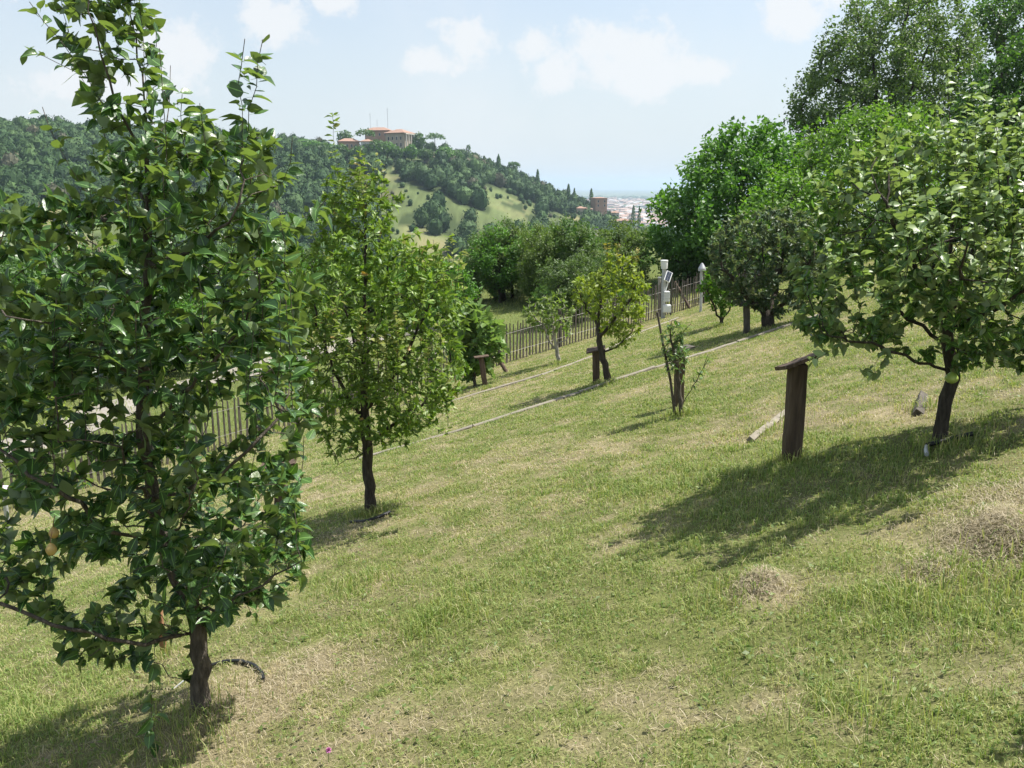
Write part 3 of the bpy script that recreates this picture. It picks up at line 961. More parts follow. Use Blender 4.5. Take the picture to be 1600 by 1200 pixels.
# ---- apple tree on the right
apple, _, apple_B = make_tree(
    'apple_tree', 'broad apple tree with crooked dark trunk at the right with a green fruit hanging low', 'tree', (1470, 692),
    [(1471, 660), (1478, 625), (1490, 590), (1484, 560), (1480, 520), (1476, 480), (1480, 420), (1490, 360)],
    [(1240, 500), (1236, 440), (1255, 380), (1265, 320), (1290, 280), (1330, 250), (1365, 225), (1400, 215), (1450, 200), (1500, 190), (1560, 190), (1620, 210), (1700, 280),
     (1760, 400), (1750, 520), (1690, 580), (1610, 585), (1560, 575), (1500, 560), (1440, 540), (1380, 540), (1330, 535), (1290, 550), (1250, 540)],
    (M['bark_dark'], LM['apple']), nattr=4200, step=.075, kill=.09, seed=9, r_base=.043, r_tip=.0016, per=5.0, leaf=.052, ros=6, kind='broad', thick=.66, up=.25, tipn=.06,
    holes=[[(1300, 470), (1360, 455), (1370, 510), (1310, 520)], [(1400, 505), (1470, 500), (1475, 545), (1410, 540)], [(1330, 330), (1370, 320), (1380, 360), (1340, 370)], [(1540, 470), (1590, 450), (1600, 500), (1550, 520)], [(1430, 260), (1470, 255), (1470, 300), (1435, 300)],
           [(1250, 400), (1280, 390), (1285, 430), (1255, 440)], [(1510, 350), (1550, 340), (1555, 390), (1515, 400)]],
    limbs=[[(1488, 582, 0), (1430, 562, -.2), (1370, 540, -.35), (1320, 530, -.4), (1280, 520, -.45)], [(1482, 540, 0), (1420, 500, .2), (1350, 450, .4), (1300, 400, .5)],
           [(1480, 520, 0), (1540, 490, -.2), (1610, 450, -.3), (1680, 420, -.3)], [(1478, 480, 0), (1430, 420, -.3), (1390, 340, -.5), (1370, 280, -.5)],
           [(1480, 450, 0), (1530, 380, .3), (1570, 300, .5), (1590, 240, .5)], [(1484, 550, 0), (1560, 550, .3), (1630, 540, .5)],
           [(1480, 500, 0), (1500, 440, -.6), (1510, 370, -.9)], [(1480, 470, 0), (1450, 400, .5), (1420, 320, .8)]],
    shoots=[[(1490, 260, -.1), (1486, 200, -.1), (1482, 150, -.1), (1478, 112, -.1)], [(1500, 270, -.3), (1508, 210, -.33), (1512, 150, -.35), (1516, 132, -.35)],
            [(1545, 250, .1), (1540, 200, .1), (1537, 160, .1), (1540, 132, .1)], [(1580, 250, -.1), (1582, 200, -.1), (1576, 160, -.1)], [(1345, 300, -.4), (1340, 240, -.45), (1342, 188, -.47)],
            [(1290, 330, -.2), (1272, 280, -.25), (1262, 242, -.25)], [(1300, 420, -.5), (1285, 380, -.55), (1278, 338, -.55)], [(1390, 260, -.2), (1388, 215, -.2), (1385, 182, -.2)],
            [(1420, 270, .2), (1424, 220, .2), (1420, 180, .2)], [(1455, 250, .3), (1460, 200, .3), (1462, 160, .3)], [(1610, 260, .1), (1620, 200, .1), (1625, 150, .1)],
            [(1390, 545, -.3), (1375, 575, -.35), (1358, 590, -.4)], [(1380, 545, -.3), (1366, 570, -.35), (1345, 582, -.35)], [(1310, 540, -.3), (1290, 556, -.35), (1270, 562, -.4)],
            [(1410, 330, -.7), (1405, 280, -.75), (1400, 240, -.75)], [(1500, 330, -.9), (1498, 280, -.95), (1490, 240, -.95)]] + upright(34, 1270, 1680, [(1270, 280), (1340, 225), (1400, 215), (1480, 165), (1560, 170), (1620, 190), (1680, 260)], (80, 150), (-.9, .7), 4)
    + upright(24, 1270, 1660, [(1270, 360), (1400, 320), (1500, 300), (1660, 330)], (70, 130), (-1.1, -.5), 5), shoot_tip=.85, maxn=13000)
fruit(apple, apple_B, 1487, 590, apple_B[1] - .14, .042, M['apple_skin'], 'apple', .92)

# ---- smaller trees along the slope
make_tree('plum_tree', 'small yellow-green plum tree with leaning trunk and reddish shoot tips on the middle terrace', 'tree', (952, 598),
          [(945, 570), (937, 540), (934, 505), (938, 470), (942, 430)],
          [(893, 440), (905, 425), (930, 415), (945, 392), (965, 400), (985, 388), (1003, 410), (1022, 450), (1012, 490), (1005, 525), (985, 545), (955, 535), (930, 515), (905, 490), (888, 462)],
          (M['bark_dark'], LM['yellow']), nattr=1000, step=.09, kill=.12, seed=12, r_base=.050, r_tip=.0025, per=7.5, leaf=.062, kind='simple', thick=.95, up=.3, tipn=.0,
          limbs=[[(935, 530, 0), (960, 500, -.2), (985, 470, -.2), (995, 430, -.2)], [(940, 550, 0), (968, 540, .1), (985, 520, .1)], [(936, 510, 0), (915, 480, .1), (900, 450, .1)]],
          shoots=[[(950, 420, 0), (950, 400, 0), (948, 380, 0)], [(990, 420, 0), (995, 400, 0), (998, 386, 0)], [(965, 410, 0), (966, 390, 0), (966, 380, 0)]], shoot_tip=.4)
make_tree('young_tree', 'thin pale-barked young tree with sparse light leaves close to the picket fence', 'tree', (874, 566),
          [(869, 545), (866, 525), (863, 500), (860, 480)],
          [(812, 490), (822, 470), (850, 458), (878, 455), (900, 470), (905, 495), (885, 525), (850, 525), (828, 510)],
          (M['bark_pale'], LM['sparse']), nattr=260, step=.12, kill=.18, seed=13, r_base=.045, r_tip=.005, per=5.0, leaf=.10, kind='simple', up=.2, maxcnt=3,
          limbs=[[(868, 540, 0), (885, 530, 0), (893, 515, 0)], [(869, 548, 0), (855, 530, .1), (848, 505, .1)]])
make_tree('fig_tree', 'young fig tree with large bright lobed leaves beside the leftmost far lectern', 'tree', (742, 604),
          [(742, 580), (740, 550), (735, 520)],
          [(705, 500), (718, 470), (745, 472), (770, 490), (788, 515), (786, 550), (775, 578), (745, 590), (718, 585), (700, 560)],
          (M['bark_grey'], LM['fig']), nattr=420, step=.11, kill=.15, seed=14, r_base=.035, r_tip=.004, per=2.6, leaf=.20, kind='lobed', up=.2, maxcnt=3,
          limbs=[[(741, 575, 0), (760, 545, -.2), (772, 515, -.2)], [(741, 580, 0), (722, 560, .1), (712, 530, .1)]])
make_tree('quince_tree', 'dark rounded grey-green quince tree on a short thick trunk on the upper terrace', 'tree', (1202, 513),
          [(1200, 498), (1198, 480), (1196, 450), (1194, 420)],
          [(1100, 415), (1112, 370), (1140, 345), (1180, 325), (1225, 322), (1262, 332), (1290, 365), (1296, 420), (1280, 460), (1250, 490), (1215, 497), (1185, 495), (1150, 478), (1120, 450)],
          (M['bark_dark'], LM['quince']), nattr=1500, step=.12, kill=.16, seed=15, r_base=.10, r_tip=.004, per=13.0, leaf=.085, kind='simple', thick=.9, up=.2,
          limbs=[[(1200, 495, 0), (1165, 460, -.2), (1130, 420, -.3)], [(1200, 495, 0), (1240, 455, -.2), (1270, 400, -.2)], [(1199, 490, 0), (1215, 440, .4), (1230, 370, .5)]], maxn=8000)
make_tree('shrub', 'bright yellow-green shrub with several thin stems in front of the dark quince', 'shrub', (1128, 508),
          [(1127, 490), (1126, 470), (1126, 450)],
          [(1088, 455), (1095, 430), (1112, 412), (1132, 408), (1150, 425), (1158, 455), (1150, 482), (1130, 490), (1105, 482)],
          (M['bark_dark'], LM['bright']), nattr=520, step=.11, kill=.15, seed=16, r_base=.045, r_tip=.004, per=9.0, leaf=.10, kind='simple', up=.25,
          limbs=[[(1127, 502, 0), (1115, 480, -.1), (1105, 455, -.2)], [(1128, 502, 0), (1142, 478, .1), (1150, 450, .2)], [(1128, 503, 0), (1122, 470, .4), (1115, 440, .5)]])
make_tree('sapling', 'thin staked sapling with few small leaves standing alone on the open lawn', 'tree', (1066, 648),
          [(1063, 620), (1058, 585), (1052, 545), (1046, 520), (1050, 500)],
          [(1030, 540), (1038, 505), (1055, 495), (1070, 515), (1078, 550), (1070, 600), (1055, 600), (1040, 575)],
          (M['bark_grey'], LM['apple']), nattr=150, step=.055, kill=.06, seed=17, r_base=.022, r_tip=.003, per=2.6, leaf=.060, kind='narrow', up=.2, maxcnt=3,
          limbs=[[(1066, 630, 0), (1082, 605, -.1), (1096, 580, -.1), (1106, 556, -.1)]], shoots=[[(1082, 605, -.1), (1096, 580, -.12), (1108, 560, -.12)], [(1060, 550, 0), (1066, 520, 0), (1080, 505, 0)]])
make_tree('shrub', 'yellow-leaved shrub on the far side of the fence beside the gravel lane', 'shrub', (78, 712),
          [(77, 690), (76, 660), (75, 640)],
          [(30, 660), (40, 625), (70, 612), (105, 622), (122, 655), (118, 695), (90, 705), (50, 700)],
          (M['bark_grey'], LM['yellow']), nattr=260, step=.14, kill=.2, seed=18, r_base=.04, r_tip=.004, per=2.4, leaf=.10, kind='simple', up=.25)

# ---- trees beyond the fence and up the right-hand slope
def big(name, label, base, trunk, poly, mats, **kw):
    d = dict(step=.42, kill=.6, r_tip=.012, leaf=.30, kind='quad', per=6.0, rmin=.02, maxcnt=4, spread=.2, maxn=6000, group='trees beyond the fence')
    d.update(kw)
    d['nattr'] = int(d['nattr'] * 2.2); d['per'] *= 3.6; d['leaf'] *= .66; d['maxcnt'] += 1
    return make_tree(name, label, 'tree', base, trunk, poly, mats, **d)


def base_at(u, D):
    d = ray(u, 420); k = D / math.hypot(d[0], d[1]); return (d[0] * k, d[1] * k, 0)


big('walnut_tree', 'large dense fresh-green walnut tree rising at the end of the picket fence', base_at(1160, 40), [(1160, 420), (1158, 380), (1156, 330), (1160, 280)],
    [(1012, 385), (1018, 335), (1045, 285), (1080, 245), (1110, 210), (1160, 192), (1205, 195), (1250, 210), (1290, 250), (1310, 320), (1300, 390), (1250, 430), (1180, 445), (1100, 440), (1040, 425)],
    (M['bark_dark'], LM['walnut']), nattr=1100, seed=31, r_base=.28, per=11, leaf=.32, maxn=7000)
big('acacia_tree', 'bright light-green feathery tree standing before the dense walnut', base_at(1215, 33), [(1215, 440), (1212, 400), (1210, 350)],
    [(1130, 360), (1150, 310), (1190, 270), (1230, 255), (1280, 265), (1310, 300), (1310, 380), (1270, 420), (1180, 420), (1140, 400)],
    (M['bark_dark'], LM['bright']), nattr=420, seed=32, r_base=.14, per=6.5, leaf=.24)
big('poplar_tree', 'tall open grey-green tree whose bare branches show against the sky at upper right', base_at(1400, 52), [(1390, 330), (1380, 250), (1372, 170), (1366, 110), (1362, 60)],
    [(1225, 190), (1240, 130), (1265, 100), (1275, 60), (1310, 20), (1350, -10), (1420, -40), (1490, -30), (1530, 20), (1545, 80), (1540, 150), (1500, 215), (1440, 200), (1390, 215), (1340, 240), (1290, 245), (1245, 235)],
    (M['bark_dark'], LM['greyleaf']), nattr=1100, seed=33, r_base=.30, per=8.0, leaf=.27, maxcnt=4,
    limbs=[[(1378, 230, 0), (1420, 150, 0), (1450, 70, 0)], [(1380, 250, 0), (1450, 170, .5), (1500, 90, .5)], [(1374, 180, 0), (1330, 140, 0), (1280, 110, 0)], [(1376, 200, 0), (1400, 120, -.8), (1410, 40, -.8)],
           [(1390, 300, 0), (1300, 230, 0), (1250, 180, 0)]])
big('oak_tree', 'tall dark green oak filling the upper right corner', base_at(1610, 48), [(1610, 330), (1610, 230), (1608, 130), (1600, 60)],
    [(1470, 260), (1480, 190), (1510, 130), (1550, 85), (1600, 50), (1700, 40), (1760, 150), (1740, 320), (1600, 340), (1530, 310)],
    (M['bark_dark'], LM['deep']), nattr=800, seed=34, r_base=.34, per=10, leaf=.32)
big('pine_tree', 'dark ragged treetop with bare limbs high in the upper right corner', base_at(1590, 60), [(1585, 330), (1575, 200), (1568, 110), (1560, 40)],
    [(1510, 20), (1530, -10), (1600, -40), (1680, -20), (1660, 60), (1600, 70), (1560, 60), (1540, 95), (1520, 60)],
    (M['bark_dark'], LM['deep']), nattr=170, seed=35, r_base=.3, per=6, leaf=.34)
big('ash_tree', 'mid-green leafy tree rising behind the crown of the apple tree', base_at(1400, 38), [(1400, 420), (1395, 340), (1390, 270), (1390, 220)],
    [(1235, 330), (1230, 270), (1250, 220), (1290, 195), (1330, 170), (1390, 150), (1450, 165), (1490, 210), (1520, 290), (1510, 400), (1400, 440), (1280, 420)],
    (M['bark_dark'], LM['fresh']), nattr=1000, seed=36, r_base=.22, per=9, leaf=.27)
big('hornbeam_tree', 'deep green tree low behind the right-hand side of the apple tree', base_at(1560, 36), [(1560, 430), (1558, 380), (1556, 320)],
    [(1450, 420), (1460, 340), (1510, 290), (1600, 280), (1690, 300), (1720, 400), (1680, 470), (1560, 480), (1480, 470)],
    (M['bark_dark'], LM['deep']), nattr=600, seed=37, r_base=.2, per=7, leaf=.28)
big('elder_bush', 'dark green bushy growth at the foot of the walnut behind the weather station', base_at(1075, 38), [(1075, 430), (1075, 410)],
    [(1020, 435), (1030, 400), (1060, 375), (1110, 370), (1130, 400), (1120, 445), (1070, 455)],
    (M['bark_dark'], LM['deep']), nattr=300, seed=38, r_base=.12, per=7, leaf=.24)
big('oak_tree', 'olive-green open-crowned oak on a dark trunk beside the distant pale strip of lane', base_at(785, 38), [(785, 455), (787, 430), (790, 405), (792, 380)],
    [(738, 400), (750, 370), (780, 352), (815, 352), (838, 375), (842, 420), (830, 455), (800, 462), (765, 465), (742, 440)],
    (M['bark_dark'], LM['olive']), nattr=420, seed=39, r_base=.13, step=.3, kill=.42, per=6, leaf=.19, spread=.1, maxcnt=3)
big('elm_tree', 'dark feathery elm behind the fence, left of a similar paler one', base_at(880, 36), [(880, 460), (880, 420), (880, 380)],
    [(838, 420), (848, 375), (870, 345), (900, 335), (928, 350), (935, 400), (930, 450), (890, 480), (850, 470)],
    (M['bark_dark'], LM['deep']), nattr=420, seed=40, r_base=.12, step=.3, kill=.42, per=6.5, leaf=.19, spread=.1, up=.4)
big('elm_tree', 'paler feathery elm between the dark one and the walnut', base_at(968, 40), [(968, 450), (968, 410), (968, 375)],
    [(918, 400), (930, 360), (955, 340), (990, 345), (1015, 375), (1025, 420), (1010, 450), (960, 460), (925, 445)],
    (M['bark_dark'], LM['olive']), nattr=420, seed=41, r_base=.12, step=.3, kill=.42, per=6.5, leaf=.19, spread=.1, up=.4)
big('cherry_tree', 'mid-green tree behind the upright pear tree beyond the fence', base_at(660, 33), [(660, 500), (660, 460), (660, 420)],
    [(590, 470), (600, 430), (640, 405), (690, 400), (735, 420), (750, 460), (740, 505), (690, 520), (620, 515)],
    (M['bark_dark'], LM['walnut']), nattr=420, seed=42, r_base=.12, step=.28, kill=.4, per=6.5, leaf=.19, spread=.1)
big('maple_tree', 'round mid-green maple beyond the lane seen between the two pear trees', base_at(430, 32), [(430, 530), (430, 480), (430, 430)],
    [(350, 500), (350, 440), (385, 400), (430, 385), (480, 395), (505, 440), (505, 510), (460, 555), (390, 550)],
    (M['bark_dark'], LM['walnut']), nattr=520, seed=43, r_base=.14, step=.28, kill=.4, per=6.5, leaf=.20, spread=.1)
big('lime_tree', 'dense dark lime tree beyond the gravel lane at the left edge', base_at(40, 30), [(40, 600), (42, 540), (45, 480)],
    [(-120, 560), (-100, 470), (-40, 420), (40, 400), (110, 430), (150, 490), (160, 570), (120, 615), (20, 630), (-80, 620)],
    (M['bark_dark'], LM['deep']), nattr=800, seed=44, r_base=.18, step=.3, kill=.42, per=7.5, leaf=.22, spread=.12)
big('lime_tree', 'dark green lime tree past the bend of the lane behind the big pear', base_at(235, 30), [(235, 570), (235, 520), (235, 460)],
    [(150, 540), (150, 470), (190, 420), (245, 400), (310, 420), (345, 480), (335, 560), (270, 590), (190, 585)],
    (M['bark_dark'], LM['walnut']), nattr=560, seed=45, r_base=.15, step=.28, kill=.4, per=7, leaf=.20, spread=.1)

make_tree('shrub', 'leafy shrub close by whose shade falls on the bottom right corner of the lawn', 'shrub', (2.62, 2.30, 0),
          [(2060, 900), (2060, 700)], [(1880, 700), (1900, 560), (2000, 480), (2120, 480), (2220, 600), (2200, 800), (2050, 880), (1930, 820)],
          (M['bark_dark'], LM['apple']), nattr=420, step=.08, kill=.11, seed=51, r_base=.03, r_tip=.003, per=3.0, leaf=.06, kind='simple', up=.2)

# a sunlit fresh-green mass of scrub trees in the valley: copies of three grown trees
def proto_tree(seed, mats, hgt=8.0, spread=.42, name='valley_tree'):
    rng = np.random.default_rng(seed)
    root = bpy.data.objects.new(name, None); COL.objects.link(root)
    sk = Skel(); sk.poly([(0, 0, -.6), (0, 0, hgt * .2), (.1, 0, hgt * .45), (0, .1, hgt * .7)], .4, leafy=False, jit=.04, rng=rng)
    n = 420
    q = norm(rng.normal(0, 1, (n, 3))) * (rng.uniform(.25, 1, (n, 1)) ** .45)
    lump = 1 + .35 * np.sin(q[:, 0:1] * 5 + seed) * np.cos(q[:, 1:2] * 4 + seed * 2)
    A = q * lump * [hgt * spread, hgt * spread, hgt * .42] + [0, 0, hgt * .58]
    sk.grow(A, .38, .6, rng, up=.2)
    r, cnt = sk.radii(.17, .015)
    build('trunk', sk.tubes(r, .02), mats[0], root, smooth=True)
    V, Fq, at = crown_leaves(sk, cnt, rng, 18, .23, 'quad', 5, .1, .22)
    build('crown', [(V, Fq)], mats[1], root, attrs=at)
    return root


PROTO = [proto_tree(61, (M['bark_dark'], LM['walnut'])), proto_tree(62, (M['bark_dark'], LM['olive']), 8, .38), proto_tree(63, (M['bark_dark'], LM['deep']), 8, .36),
         proto_tree(64, (M['bark_dark'], LM['greyleaf']), 8, .30)]
VL = ['rounded fresh-green tree in the valley wood below the fence', 'olive-green tree in the valley wood below the fence',
      'dark green tree in the valley wood below the fence', 'slender grey-green tree in the valley wood below the fence']
rv = random.Random(5)
n_v = 0
used = [False] * 4
for k in range(1500):
    if n_v >= 290: break
    u = rv.uniform(-180, 1090) if k % 3 else rv.uniform(690, 1090); D = rv.uniform(44, 150)
    vt = rv.uniform(402, 455) if 540 < u < 800 else rv.uniform(372, 440) if u < 540 else rv.uniform(352, 420)
    if k < 150:
        u = rv.uniform(520, 1050); D = rv.uniform(37, 48) if u < 840 else rv.uniform(29.5, 44); vt = rv.uniform(395, 440) if u < 740 else rv.uniform(338, 430) if k % 2 else rv.uniform(420, 462)
    d = ray(u, vt); kk = D / math.hypot(d[0], d[1])
    x, y, zt = d[0] * kk, d[1] * kk, d[2] * kk + EYE
    t = -.755 * x + .656 * y
    if t < (38 if k >= 150 else 17.2): continue
    z = float(H(x, y)); h = zt - z
    if not (.7 if k < 150 else 4.5) < h < 17: continue
    i = rv.choices(range(4), (4, 4, 1.5, 3))[0]
    o = PROTO[i] if not used[i] else copy_tree(PROTO[i]); used[i] = True
    s = h / 8.0
    o.location = (x, y, z); o.scale = (s * rv.uniform(.8, 1.15), s * rv.uniform(.8, 1.15), s); o.rotation_euler = (0, 0, rv.uniform(0, 6.28))
    tag(o, VL[i], 'tree', 'trees of the valley wood'); n_v += 1

# ------------------------------------------------------------------ far wood on the hill (one mass) and the trees that stand out of it
def blob_tree(seed, nleaf=230, conic=0.0):
    r = np.random.default_rng(seed)
    # lumpy inner body
    nu, nv = 10, 6
    a, b = np.meshgrid(np.arange(nu) * 2 * np.pi / nu, np.linspace(-.5 * np.pi, .5 * np.pi, nv + 1))
    q = np.stack([np.cos(a) * np.cos(b), np.sin(a) * np.cos(b), np.sin(b)], -1).reshape(-1, 3)
    q = q * (1 + r.normal(0, .10, (len(q), 1))) * .86
    i = np.arange(nv)[:, None] * nu; j = np.arange(nu)[None, :]; j2 = (j + 1) % nu
    Fb = np.stack([i + j, i + j2, i + nu + j2, i + nu + j], -1).reshape(-1, 4)
    c = norm(r.normal(0, 1, (nleaf, 3)));
    lump = 1 + .22 * np.sin(c[:, 0:1] * 4 + seed) * np.cos(c[:, 2:3] * 5 + seed * 1.7)
    P = c * lump * r.uniform(.75, 1.05, (nleaf, 1))
    nrm = norm(c + r.normal(0, .55, (nleaf, 3))); d = norm(np.cross(nrm, r.normal(0, 1, (nleaf, 3))))
    V, Fq, _ = place_leaves(P - d * .16, d, nrm, np.full(nleaf, .25) * r.uniform(.6, 1.4, nleaf), 'quad', r)
    VV = np.concatenate([q, V]); FF = np.concatenate([Fb, Fq + len(q)])
    return VV, FF


BLOBS = [blob_tree(100 + i) for i in range(7)]
M['wood'] = None


def wood_mat():
    m, nt, o = new_mat('woodland_foliage')
    a = nd(nt, 'ShaderNodeAttribute', attribute_name='Col')
    g = nt.nodes.new('ShaderNodeNewGeometry')
    c = mixc(nt, .6, a.outputs['Color'], ramp_n(nt, g.outputs['Random Per Island'], [(0, (.55, .6, .55)), (1, (1.45, 1.4, 1.3))]), 'MULTIPLY')
    p = nt.nodes.new('ShaderNodeBsdfPrincipled'); p.inputs['Roughness'].default_value = .7; p.inputs['Specular IOR Level'].default_value = .2
    nt.links.new(c, p.inputs['Base Color']); nt.links.new(p.outputs[0], o.inputs[0])
    return m


M['wood'] = wood_mat()


def far_wood():
    r = np.random.default_rng(77)
    Vs, Fs, Cs = [], [], []
    n = 9000
    u = r.uniform(-420, 1120, n); D = np.sqrt(r.uniform(255 ** 2, 800 ** 2, n))
    d = ray(u, np.full(n, 288.)); k = D / np.hypot(d[:, 0], d[:, 1])
    x, y = d[:, 0] * k, d[:, 1] * k
    dc = np.interp(x / y, CREST_TA, CREST_D)
    z = H(x, y)
    uu, vv = pix(np.stack([x, y, z], -1))
    mead = meadow_mask(x, y)

    def over(a, b):
        q = np.zeros(len(a), bool)
        for p in MEADOWS:
            for f in (.3, .65, 1.0):
                q |= in_poly(a, b - f * 9.0 / D * F, p)
        return q
    keep = (D < dc + 25) & ((~mead & ~over(uu, vv)) | (mead & (r.uniform(size=n) < .34))) & ~((np.abs(uu - 590) < 75) & (D > dc - 48)) & (u > -330)
    dens = fbm(x * .012, y * .012, 91, 3)
    keep &= (dens > .385) | (vv < 258) | (x / y < -.15) | (r.uniform(size=n) < .12)
    x, y, z, D, mead, uu, vv, dcs = [q[keep] for q in (x, y, z, D, mead, uu, vv, dc)]
    off = 0; loops = []
    for i in range(len(x)):
        V, Fq = BLOBS[r.integers(7)]
        s = r.uniform(3.0, 5.2) * (r.uniform(.14, .46) if mead[i] else .78 if D[i] > dcs[i] - 60 else 1.0)
        near = D[i] < 380
        a = r.uniform(0, 6.28); ca, sa = math.cos(a), math.sin(a)
        W = V * [s * r.uniform(.85, 1.15), s * r.uniform(.85, 1.15), s * r.uniform(.95, 1.5)]
        W = np.stack([W[:, 0] * ca - W[:, 1] * sa, W[:, 0] * sa + W[:, 1] * ca, W[:, 2]], -1)
        h = W[:, 2].max()
        W = W + [x[i], y[i], z[i] + h * .72]
        g = r.uniform()
        base = np.array([.024, .060, .018]) * (1 - g) + np.array([.060, .110, .032]) * g
        if r.uniform() < .03: base = np.array([.10, .10, .06])
        Vs.append(W); Fs.append(Fq + off); Cs.append(np.repeat(base[None], len(W), 0)); off += len(W)
    o = build('hill_wood', [(np.concatenate(Vs), np.concatenate(Fs))], M['wood'], colors=np.concatenate(Cs))
    tag(o, 'mixed broadleaf wood covering the far hill below the villa', 'wood', kind='stuff')


far_wood()


def leaf_shape_tree(name, label, u, v_top, v_base, shape, D=None, width=None, group=None, lm='deep'):
    """a distant tree that stands out of the wood: shape is cypress, umbrella, conifer or round"""
    ta = ray(u, v_base); ta = ta[0] / ta[1]
    if D is None: D = float(np.interp(ta, CREST_TA, CREST_D)) - 12
    a = math.atan(ta); x, y = D * math.sin(a), D * math.cos(a)
    z = float(H(x, y))
    d = ray(u, v_top); zt = d[2] / math.hypot(d[0], d[1]) * D + EYE
    h = max(zt - z, 4.0)
    w = (width or 8) / F * D
    seed = int(u * 7 + v_top) % 9999
    r = np.random.default_rng(seed)
    root = thing(name, (x, y, z), label, 'tree', group)
    n = 420 if shape != 'round' else 900
    if shape == 'cypress':
        q = r.uniform(0, 1, n); rr = w * .5 * np.sin(np.pi * np.clip(q * .9 + .08, 0, 1)) ** .7
        az = r.uniform(0, 6.28, n); P = np.stack([rr * np.cos(az), rr * np.sin(az), h * (.08 + .92 * q)], -1)
        nr = np.stack([np.cos(az), np.sin(az), np.full(n, .3)], -1); dd = np.tile([0, 0, 1.], (n, 1)); sz = r.uniform(.7, 1.6, n); th = .5
    elif shape == 'umbrella':
        az = r.uniform(0, 6.28, n); q = np.sqrt(r.uniform(0, 1, n)); P = np.stack([w * .5 * q * np.cos(az), w * .5 * q * np.sin(az), h * (.72 + .28 * np.sqrt(1 - q * q * .9) * r.uniform(.5, 1, n))], -1)
        nr = np.tile([0, 0, 1.], (n, 1)) + r.normal(0, .6, (n, 3)); dd = r.normal(0, 1, (n, 3)); sz = r.uniform(.8, 1.7, n); th = .75
    elif shape == 'conifer':
        q = r.uniform(0, 1, n) ** 1.4; rr = w * .5 * (1 - q) * (.65 + .35 * np.abs(np.sin(q * 22))) + .1
        az = r.uniform(0, 6.28, n); rr = rr * np.sqrt(r.uniform(.2, 1, n)); P = np.stack([rr * np.cos(az), rr * np.sin(az), h * (.1 + .9 * q)], -1)
        nr = np.stack([np.cos(az) * .5, np.sin(az) * .5, np.full(n, 1)], -1); dd = np.stack([np.cos(az), np.sin(az), np.full(n, -.2)], -1); sz = r.uniform(.8, 1.8, n); th = .6
    else:
        c = norm(r.normal(0, 1, (n, 3))); P = c * r.uniform(.6, 1.05, (n, 1)) * [w * .5, w * .5, h * .4] + [0, 0, h * .6]
        nr = c + r.normal(0, .5, (n, 3)); dd = r.normal(0, 1, (n, 3)); sz = r.uniform(.9, 1.9, n); th = .6
    nr = norm(nr + r.normal(0, .25, (n, 3))); dd = norm(np.cross(np.cross(nr, dd), nr) + 1e-3)
    V, Fq, at = place_leaves(P, dd, nr, sz, 'quad', r)
    build('crown', [(V, Fq)], LM[lm], root, attrs=at)
    build('trunk', tube([(0, 0, -1), (.05, 0, h * .4), (0, .05, h * th * 1.25)], [.35, .28, .15], 7), M['bark_dark'], root, smooth=True)
    return root


cyp = 'cypresses along the crest of the far hill'
for (u, vt, vb, w, lab) in [(779, 243, 280, 7, 'tallest dark cypress on the ridge left of the umbrella pine'), (757, 245, 268, 7, 'cypress beside a broader one on the ridge left of the umbrella pine'),
                            (840, 266, 298, 6, 'single cypress on the ridge right of the umbrella pine'), (888, 289, 318, 6, 'cypress where the ridge runs down to the plain'),
                            (923, 296, 342, 7, 'tall cypress beside the square brick tower house'), (897, 296, 326, 4, 'thin small cypress low on the ridge'),
                            (765, 249, 272, 10, 'broader cypress in the pair left of the umbrella pine'), (648, 215, 246, 8, 'cypress at the right-hand corner of the villa'),
                            (989, 322, 356, 7, 'pointed dark cypress before the distant city roofs'), (998, 323, 356, 5, 'thinner pointed cypress before the distant city roofs')]:
    leaf_shape_tree('cypress_tree', lab, u, vt, vb, 'cypress', width=w, group=cyp)
leaf_shape_tree('umbrella_pine', 'flat-topped umbrella pine alone on the descending ridge', 803, 253, 284, 'umbrella', width=19)
leaf_shape_tree('stone_pine', 'broad dark stone pine on the ridge right of the villa', 680, 208, 250, 'umbrella', width=32)
leaf_shape_tree('stone_pine', 'rounder pine standing right beside the villa columns', 655, 208, 250, 'round', width=20)
leaf_shape_tree('fir_tree', 'broad-based dark fir on the ridge between villa and cypresses', 732, 226, 262, 'conifer', width=24)
leaf_shape_tree('cedar_tree', 'spreading cedar in front of the villa roof', 572, 201, 240, 'umbrella', width=30, D=570)
leaf_shape_tree('holm_oak', 'rounded oak left of the orange annex on the hilltop', 540, 203, 240, 'round', width=24)

for i, (u, vt, w, lm) in enumerate([(534, 226, 18, 'deep'), (549, 236, 20, 'walnut'), (562, 228, 22, 'deep'), (577, 222, 22, 'greyleaf'), (592, 218, 24, 'deep'), (606, 222, 22, 'walnut'), (619, 230, 18, 'deep'), (632, 233, 16, 'deep'),
                                    (643, 226, 14, 'walnut'), (664, 232, 20, 'deep'), (696, 228, 24, 'walnut'), (712, 234, 20, 'deep'), (520, 226, 22, 'walnut'), (506, 224, 24, 'deep'), (490, 220, 26, 'walnut')]):
    leaf_shape_tree('hilltop_tree', 'leafy tree in the belt that hides the lower walls of the hilltop villa', u, vt, vt + 34, 'round', width=w * 1.25, D=556 + (i * 7) % 13, group='trees in front of the villa', lm=lm)

